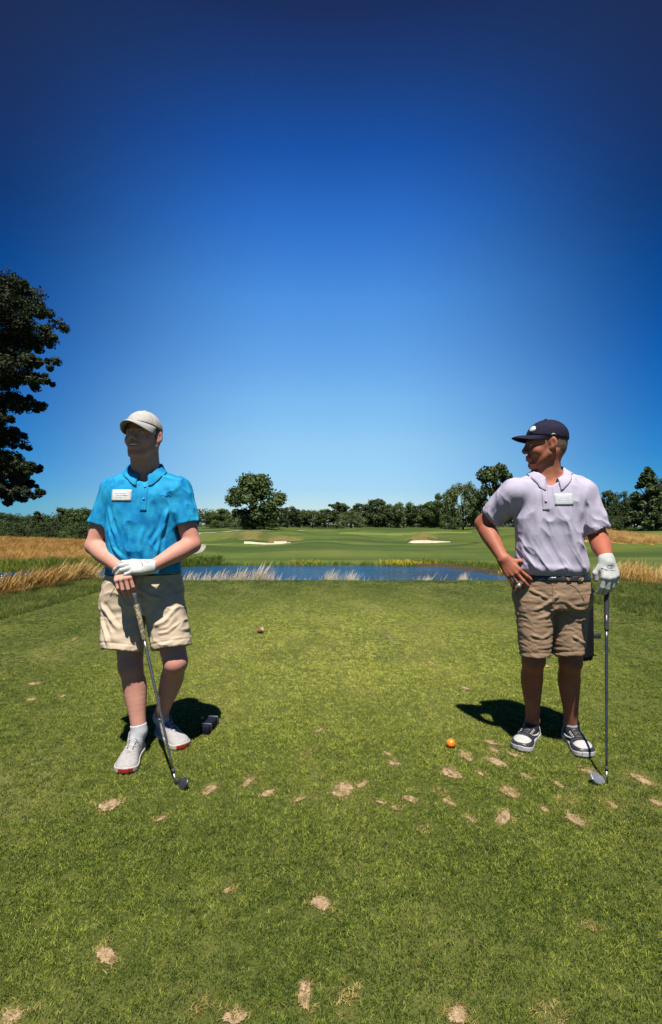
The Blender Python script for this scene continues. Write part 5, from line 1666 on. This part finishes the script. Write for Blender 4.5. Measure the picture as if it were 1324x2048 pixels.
def crown_shape(kind, rng, H, W):
    """Clump centres and radii of a crown in a unit tree standing at the origin."""
    cs, rs = [], []
    if kind == 'round':
        for _ in range(95):
            t = rng.random(); a = rng.random() * 6.283
            z = H * (.08 + .86 * t)
            prof = (.62 + .38 * math.sin(math.pi * min(1, t * 1.1))) * (1 if t < .6 else math.sqrt(max(0.05, 1 - ((t - .6) / .46) ** 2)))
            r = W / 2 * prof * (.35 + .62 * rng.random() ** .5) * (1 + .12 * math.sin(3 * a + 5 * t))
            cs.append((r * math.cos(a), r * math.sin(a), z)); rs.append(W * rng.uniform(.10, .17))
    elif kind == 'broad':
        for _ in range(85):
            t = rng.random(); a = rng.random() * 6.283
            z = H * (.22 + .72 * t + .05 * math.sin(a * 2))
            r = W / 2 * math.sqrt(max(0, 1 - (t * 1.5 - .72) ** 2 * .85)) * (.3 + .68 * rng.random() ** .5)
            cs.append((r * math.cos(a), r * math.sin(a), z)); rs.append(W * rng.uniform(.08, .14))
    elif kind == 'cone':
        for _ in range(90):
            t = rng.random() ** 1.15; a = rng.random() * 6.283
            z = H * (.10 + .87 * t)
            r = W / 2 * (1 - t) ** .72 * (.4 + .6 * rng.random() ** .5)
            cs.append((r * math.cos(a), r * math.sin(a), z)); rs.append(W * (.05 + .07 * (1 - t) + .03 * rng.random()))
    elif kind == 'open':
        for _ in range(46):
            t = rng.random(); a = rng.random() * 6.283
            z = H * (.34 + .62 * t)
            r = W / 2 * math.sin(math.pi * (t * .8 + .15)) ** .5 * (.25 + .75 * rng.random() ** .6)
            cs.append((r * math.cos(a), r * math.sin(a), z)); rs.append(W * rng.uniform(.07, .135))
    elif kind == 'low':
        for _ in range(60):
            t = rng.random(); a = rng.random() * 6.283
            z = H * (.10 + .82 * t)
            r = W / 2 * (1 - (t * .95) ** 2.2) ** .5 * (.3 + .7 * rng.random() ** .5)
            cs.append((r * math.cos(a), r * math.sin(a), z)); rs.append(W * rng.uniform(.09, .16))
    return np.array(cs), np.array(rs)

def trunk_mesh(H, W, cs, rng, base=.028, top=.5):
    parts = []
    r = H * base
    lean = rng.normal(size=2) * .03 * H
    pts = [(0, 0, -.4), (0, 0, 0), (lean[0] * .3, lean[1] * .3, H * .2), (lean[0] * .7, lean[1] * .7, H * .42), (lean[0], lean[1], H * (.42 + top * .8))]
    parts.append(tube(pts, [r * 1.35, r * 1.2, r * .95, r * .7, r * .2], 9))
    for c in cs[rng.choice(len(cs), min(12, len(cs)), replace=False)]:
        s = np.array((lean[0] * .5, lean[1] * .5, H * rng.uniform(.2, .42)))
        m = s * .5 + c * .5 + [0, 0, H * .05]
        parts.append(tube([s, m, c], [r * .42, r * .26, r * .07], 6))
    return join(parts)

TREE_MESH = {}
def tree_proto(kind, variant, leafs, per, size):
    key = (kind, variant)
    if key not in TREE_MESH:
        rng = np.random.default_rng(100 + 13 * variant + len(kind) * 7)
        cs, rs = crown_shape(kind, rng, 10.0, 10.0 * {'round': .92, 'broad': 1.05, 'cone': .62, 'open': .8, 'low': 1.3}[kind])
        V, F = leaf_cloud(cs, rs, per, size, rng)
        tv, tf = trunk_mesh(10.0, 8, cs, rng)
        TREE_MESH[key] = (new_mesh("crown", V, F, False), new_mesh("trunk", tv, tf, True))
        TREE_MESH[key][1].materials.append(BARK)
    return TREE_MESH[key]

LM_CACHE = {}
def tree(px, top, wpx, Y, kind, variant, leaf, label, group=None, name=None, base=None):
    cm, tm = tree_proto(kind, variant, leaf, {'open': 100, 'round': 120}.get(kind, 80), .255)
    x = (px - 662) / 1050 * Y
    z = float(land(np.array([x]), np.array([Y]))[0]) if base is None else base
    H = (CAM_H - (top - 1050) / 1050 * Y - z) * 1.06
    Wd = wpx / 1050 * Y
    w0 = {'round': .92, 'broad': 1.05, 'cone': .62, 'open': .8, 'low': 1.3}[kind] * 10
    root = empty(name or "tree", (x, Y, z), label, "tree", group)
    key = (kind, variant, leaf)
    if key not in LM_CACHE:
        mm = cm.copy(); mm.materials.clear(); mm.materials.append(LEAF[leaf]); LM_CACHE[key] = mm
    for nm, me in (("crown", LM_CACHE[key]), ("trunk", tm)):
        o = bpy.data.objects.new(nm, me); COL.objects.link(o); o.parent = root
    root.scale = (Wd / w0, Wd / w0, H / 10.0)
    root.rotation_euler.z = (px * 1.7 + variant) % 6.28
    return root

T = [
 # left wood beyond the dry field
 (8, 1030, 52, 108, 'broad', 0, 'dark', "dark tree at the left picture edge in the wood beyond the dry field"),
 (40, 1035, 46, 111, 'broad', 1, 'dark', "dark rounded tree beyond the dry field, below the hanging boughs of the big tree"),
 (74, 1025, 39, 106, 'cone', 0, 'dark', "pointed dark conifer rising from the wood beyond the dry field"),
 (98, 1037, 41, 108, 'low', 0, 'dark', "low dark tree just right of the pointed conifer beyond the dry field"),
 (128, 1020, 46, 100, 'open', 0, 'dark', "dark loose-crowned tree close left of the man in blue, tallest there"),
 (158, 1019, 52, 98, 'broad', 2, 'mid', "green bushy tree touching the sleeve of the man in blue on the left"),
 (150, 1045, 46, 92, 'low', 1, 'mid', "low brighter green bush-like tree at the wood's foot beside the man in blue"),
 (195, 1024, 57, 103, 'broad', 1, 'dark', "dark tree behind the blue sleeve at the wood's right end"),
 (-14, 1044, 60, 96, 'low', 0, 'dark', "low dark undergrowth at the left picture edge below the wood"),
 (26, 1046, 50, 94, 'low', 0, 'dark', "low dark bush under the second tree of the left wood"),
 (58, 1043, 46, 97, 'low', 0, 'dark', "low dark bush just left of the pointed conifer"),
 (90, 1047, 46, 93, 'low', 0, 'dark', "low dark bush just right of the pointed conifer's foot"),
 (112, 1045, 44, 96, 'low', 0, 'dark', "low dark bush midway between the conifer and the blue sleeve"),
 (176, 1046, 50, 92, 'low', 0, 'dark', "low dark bush touching the left elbow of the man in blue"),
 (210, 1040, 60, 98, 'low', 0, 'dark', "low dark bush behind the right elbow side of the blue shirt"),
 # centre
 (425, 1026, 40, 205, 'broad', 0, 'mid', "mid green tree between the blue sleeve and the tall lone round tree"),
 (447, 1020, 40, 198, 'round', 1, 'mid', "rounded tree tucked against the left side of the tall lone round tree"),
 (440, 1042, 46, 188, 'low', 0, 'mid', "low bush-like tree in front of the wood left of the tall round tree"),
 (509, 954, 98, 172, 'round', 0, 'mid', "tall lone round green tree rising high above the centre treeline"),
 (486, 1030, 40, 168, 'low', 1, 'light', "pale green bush under the left half of the tall round tree"),
 (536, 1032, 44, 169, 'low', 0, 'mid', "green bush under the right half of the tall round tree"),
 (574, 1016, 44, 205, 'broad', 2, 'dark', "dark tree directly right of the tall round tree"),
 (598, 1022, 40, 212, 'broad', 1, 'dark', "dark flat-topped tree second to the right of the tall round tree"),
 (625, 1024, 40, 210, 'broad', 0, 'mid', "grey-green tree midway between the tall round tree and the pale willow"),
 (652, 1022, 38, 205, 'open', 0, 'mid', "loose tree left of the tufted tree at the centre of the treeline"),
 (674, 1007, 40, 200, 'open', 1, 'mid', "tufted open-crowned tree sticking up at the centre of the treeline"),
 (700, 1012, 36, 215, 'broad', 2, 'dark', "dark tree behind the pale willow at the centre"),
 (703, 1024, 52, 185, 'low', 0, 'light', "pale yellow-green willow-like tree low at the centre of the treeline"),
 (722, 1010, 34, 208, 'open', 0, 'dark', "small dark tree with a knobbly top right of the pale willow"),
 (752, 1002, 50, 205, 'round', 1, 'dark', "broad rounded dark tree highest between the willow and the right bunker"),
 (781, 1012, 40, 200, 'broad', 1, 'mid', "mid green tree beside the broad rounded dark one, toward the right bunker"),
 (808, 1009, 44, 198, 'broad', 0, 'mid', "full green tree behind the flag side of the right bunker"),
 (836, 1013, 40, 196, 'broad', 2, 'dark', "dark tree straight above the right bunker"),
 (862, 1007, 44, 192, 'round', 1, 'mid', "rounded tree above the right end of the right bunker"),
 (890, 990, 48, 172, 'broad', 1, 'mid', "green tree on the left shoulder of the tall pale tree"),
 (926, 974, 66, 160, 'broad', 0, 'light', "tall pale grey-green tree left of the dark tree behind the lilac shirt"),
 (905, 1028, 44, 158, 'low', 1, 'mid', "bushy growth at the foot of the tall pale tree"),
 (960, 1000, 46, 165, 'broad', 2, 'mid', "green tree between the tall pale tree and the dark tree's trunk"),
 # behind and right of the second man
 (1030, 990, 60, 180, 'broad', 1, 'dark', "dark tree seen under the bent elbow of the man in lilac"),
 (1090, 1000, 80, 180, 'broad', 0, 'dark', "dark tree hidden behind the chest of the man in lilac"),
 (1165, 995, 70, 175, 'broad', 2, 'dark', "dark tree behind the lilac sleeve"),
 (1212, 986, 46, 160, 'open', 0, 'dark', "dark knobbly-topped tree just right of the lilac sleeve"),
 (1238, 988, 36, 165, 'broad', 1, 'dark', "dark tree second to the right of the lilac sleeve"),
 (1260, 1000, 44, 170, 'broad', 0, 'dark', "dark tree left of the tall pyramid-shaped tree, above the white tent"),
 (1294, 940, 74, 140, 'cone', 1, 'dark', "tall dark pyramid-shaped tree near the right picture edge"),
 (1332, 958, 60, 145, 'broad', 2, 'dark', "dark tree cut by the right picture edge beside the pyramid-shaped one"),
 (1225, 1032, 60, 150, 'low', 1, 'dark', "low dark undergrowth tree left of the white tent"),
 (1300, 1030, 60, 150, 'low', 0, 'dark', "low dark undergrowth tree right of the white tent"),
]
for row in T: tree(row[0], row[1], row[2] * (1.25 if 560 < row[0] < 900 else 1.1), *row[3:], group="trees of the far treeline")
tree(994, 937, 92, 85, 'open', 2, 'dark', "dark open-crowned tree with bare trunk on the fairway behind the bent elbow", name="tree")

# the far wood that closes the gaps behind the single trees
def far_wood():
    rng = np.random.default_rng(5)
    px = np.arange(-120, 1460, 9.0)
    Yd = 235 + 12 * rng.random(len(px))
    top = 1022 + 6 * np.sin(px / 37) + 4 * rng.random(len(px)) - 6 * (px > 860) - 8 * (px > 1190)
    C_, R_ = [], []
    for p, y, t in zip(px, Yd, top):
        x = (p - 662) / 1050 * y; zt = CAM_H - (t - 1050) / 1050 * y
        for k in range(6):
            C_.append((x + rng.normal() * 1.2, y + rng.normal() * 2, -1 + (zt + .2) * (k + .3) / 6)); R_.append(2.0 + .7 * rng.random())
    V, F = leaf_cloud(C_, R_, 60, .42, rng)
    tag(obj("far_wood", V, F, LEAF['dark'], smooth=False), kind='stuff')
far_wood()

# the big tree whose boughs hang into the picture from the left
def big_tree():
    rng = np.random.default_rng(11)
    Yb = 20.0
    bx = -17.2; bz = float(land(np.array([bx]), np.array([Yb]))[0])
    root = empty("big_tree", (bx, Yb, bz), "large dark broadleaf tree at left whose boughs hang into the picture against the sky", "tree")
    # boughs seen in the picture: start (off to the left), end, clump size, all as (x px, y px)
    boughs = [((-90, 600), (22, 572), 34), ((-90, 640), (62, 590), 34), ((-100, 660), (92, 622), 30), ((-90, 690), (112, 668), 26), ((-60, 640), (40, 640), 40), ((-90, 720), (84, 690), 20),
              ((-80, 740), (96, 724), 19), ((-90, 720), (30, 700), 38), ((-90, 760), (100, 760), 17), ((-70, 770), (58, 766), 22), ((-80, 800), (20, 742), 30),
              ((-60, 830), (90, 815), 17), ((-60, 815), (50, 800), 18), ((-80, 860), (14, 838), 18), ((-90, 880), (36, 870), 18), ((-80, 910), (22, 890), 26), ((-80, 950), (62, 932), 18), ((-80, 950), (80, 938), 12),
              ((-80, 960), (40, 950), 24), ((-80, 980), (66, 968), 17), ((-70, 990), (78, 992), 12), ((-70, 1000), (48, 998), 13), ((-60, 1000), (20, 990), 18), ((-60, 940), (10, 930), 30)]
    C_, R_, tubes = [], [], []
    for (a, b, sz) in boughs:
        yd = Yb + rng.uniform(-1.6, 1.6)
        s, e = at(a[0], a[1], Yb), at(b[0], b[1], yd)
        tr = np.array((bx, Yb, max(bz + 2.5, s[2] - 1.2)))
        mid = s * .5 + e * .5 + [0, 0, .25]
        pts = [tr, s, mid, e]
        tubes.append(tube(pts, [.13, .075, .045, .012], 7))
        n = 12
        for k in range(n):
            t = .15 + .85 * k / (n - 1)
            c = s + (e - s) * t + np.array([0, 0, .25 * math.sin(math.pi * t)])
            r = sz / 1050 * Yb * (.55 + .45 * math.sin(math.pi * min(1, t * .75 + .2)))
            for _ in range(3):
                C_.append(c + rng.normal(size=3) * r * [.6, .7, .48]); R_.append(r * rng.uniform(.40, .92))
    # the rest of the crown, out of the picture
    for _ in range(170):
        a = rng.random() * 6.283; t = rng.random()
        r = 5.0 * math.sin(math.pi * (t * .8 + .15)) ** .6 * (.4 + .6 * rng.random() ** .5)
        c = np.array((bx - 1.0 + r * math.cos(a), Yb + r * math.sin(a), bz + 3.0 + 9.2 * t))
        q = 662 + 1050 * c[0] / c[1]
        if q > -12: continue
        C_.append(c); R_.append(rng.uniform(.5, .95))
    V, F = leaf_cloud(C_, R_, 140, .058, rng, .85)
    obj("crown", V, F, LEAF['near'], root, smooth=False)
    tubes.append(tube([(bx, Yb, bz - .4), (bx, Yb, bz + .3), (bx + .15, Yb, bz + 3), (bx + .05, Yb + .1, bz + 6.5), (bx + .2, Yb, bz + 11)], [.62, .48, .38, .28, .06], 12))
    V, F = join(tubes); obj("trunk", V, F, BARK, root)
big_tree()

# ------------------------------------------------------------------ small things
# white canopy tent far right
tc = at(1280, 1060, 150); tz = float(land(np.array([tc[0]]), np.array([150.0]))[0])
tent = empty("canopy_tent", (tc[0], 150, tz), "small white pop-up canopy tent under the dark trees at far right", "tent")
PT = CAM_H - (1046 - 1050) / 1050 * 150; ez = CAM_H - (1052 - 1050) / 1050 * 150
hw = 1.45
V = [(tc[0] + a * hw, 150 + b * hw, ez) for a, b in ((-1, -1), (1, -1), (1, 1), (-1, 1))] + [(tc[0] + a * hw, 150 + b * hw, ez - .28) for a, b in ((-1, -1), (1, -1), (1, 1), (-1, 1))] + [(tc[0], 150, PT + .2)]
F = [(0, 1, 8), (1, 2, 8), (2, 3, 8), (3, 0, 8), (4, 5, 1, 0), (5, 6, 2, 1), (6, 7, 3, 2), (7, 4, 0, 3)]
obj("canopy", V, F, M['white_cloth'], tent, smooth=False)
for a, b in ((-1, -1), (1, -1), (1, 1), (-1, 1)):
    V, F = tube([(tc[0] + a * hw * .96, 150 + b * hw * .96, tz - .1), (tc[0] + a * hw * .96, 150 + b * hw * .96, ez - .02)], .04, 6)
    obj("leg", V, F, M['dark_steel'], tent)

# orange ball
bc = ground(902, 1496)
bl = empty("golf_ball", bc, "orange golf ball lying on the tee grass near the divots", "golf ball")
oball = mat("orange_ball", (.86, .17, .008), .35, (.80, .15, .008), 30, bump=(420, .25, .001))
V, F = ball(bc + [0, 0, .0245], .0235, 28, 18); obj("ball_shell", V, F, oball, bl)
V, F = tube([bc + A3((.008, -.0212, .026 + .012)), bc + A3((.012, -.0212, .026 + .004))], .0012, 5); obj("ball_mark", V, F, M['dark_thread'], bl)

# dark tee marker block behind the man in blue, two pale straps across it
fa, fb = ground(409, 1471), ground(430, 1447)
dm = unit(fb - fa); cm_ = (fa + fb) / 2
Rm = np.array([dm, np.cross((0, 0, 1), dm), (0, 0, 1)])
tmk = empty("tee_marker", cm_, "dark navy block tee marker with silver straps in the blue-shirted man's shadow", "tee marker")
navy = mat("navy_paint", (.004, .0045, .011), .7, (.006, .007, .015), 20, spec=.12)
hl = np.linalg.norm(fb - fa) / 2
V, F = box(cm_ + A3((0, 0, .027)), hl, .028, .027, Rm, .012); obj("block", V, F, navy, tmk)
for t in (-.62, .66):
    V, F = box(cm_ + dm * hl * t + A3((0, 0, .0285)), .004, .0300, .0292, Rm, .0035); obj("strap", V, F, M['steel'], tmk)

# little wooden marker further down the tee
wc = ground(521, 1267)
wm2 = mat("weathered_wood", (.20, .10, .055), .7, (.13, .06, .035), 40, bump=(90, .5, .002))
wend = mat("cut_wood", (.52, .36, .24), .7, (.42, .28, .18), 60)
wmk = empty("tee_marker", wc, "small brown wooden tee marker lying in the middle of the tee", "tee marker")
ax = unit(A3((.75, -.25, .45)))
V, F = tube([wc + A3((-.028, .01, .020)), wc + A3((-.026, .009, .0213)), wc + A3((.024, -.008, .046)), wc + A3((.027, -.009, .0475))], [.020, .026, .030, .024], 14)
obj("peg", V, F, wm2, wmk)
V, F = tube([wc + A3((.0265, -.0088, .0474)), wc + A3((.0285, -.0095, .0484))], [.024, .022], 14); obj("cut_end", V, F, wend, wmk)

# black bin that stands behind the right golfer's leg, bracket at its side
bY = 4.75
bx0 = (1150 - 662) / 1050 * bY; bR = (1184 - 1150) / 1050 * bY
bin_m = mat("black_plastic", (.007, .0075, .008), .9, (.010, .0105, .011), 12, bump=(60, .2, .002), spec=.1)
bn = empty("litter_bin", (bx0, bY, 0), "black rounded bin standing behind the leg of the man in brown shorts", "bin")
V, F = tube([(bx0, bY, .0), (bx0, bY, .012), (bx0, bY, .05), (bx0, bY, .3), (bx0, bY, .56), (bx0, bY, .60)], [bR * .80, bR * .93, bR, bR * .985, bR * .965, bR * .95], 28); obj("tub", V, F, bin_m, bn)
V, F = tube([(bx0, bY, .595), (bx0, bY, .603), (bx0, bY, .625), (bx0, bY, .64)], [bR * .97, bR * 1.03, bR * 1.02, bR * .86], 28); obj("rim", V, F, bin_m, bn)
V, F = box((bx0 + bR + .035, bY, CAM_H - (1272 - 1050) / 1050 * bY), .042, .016, .022, None, .006); obj("bracket", V, F, M['dark_steel'], bn)
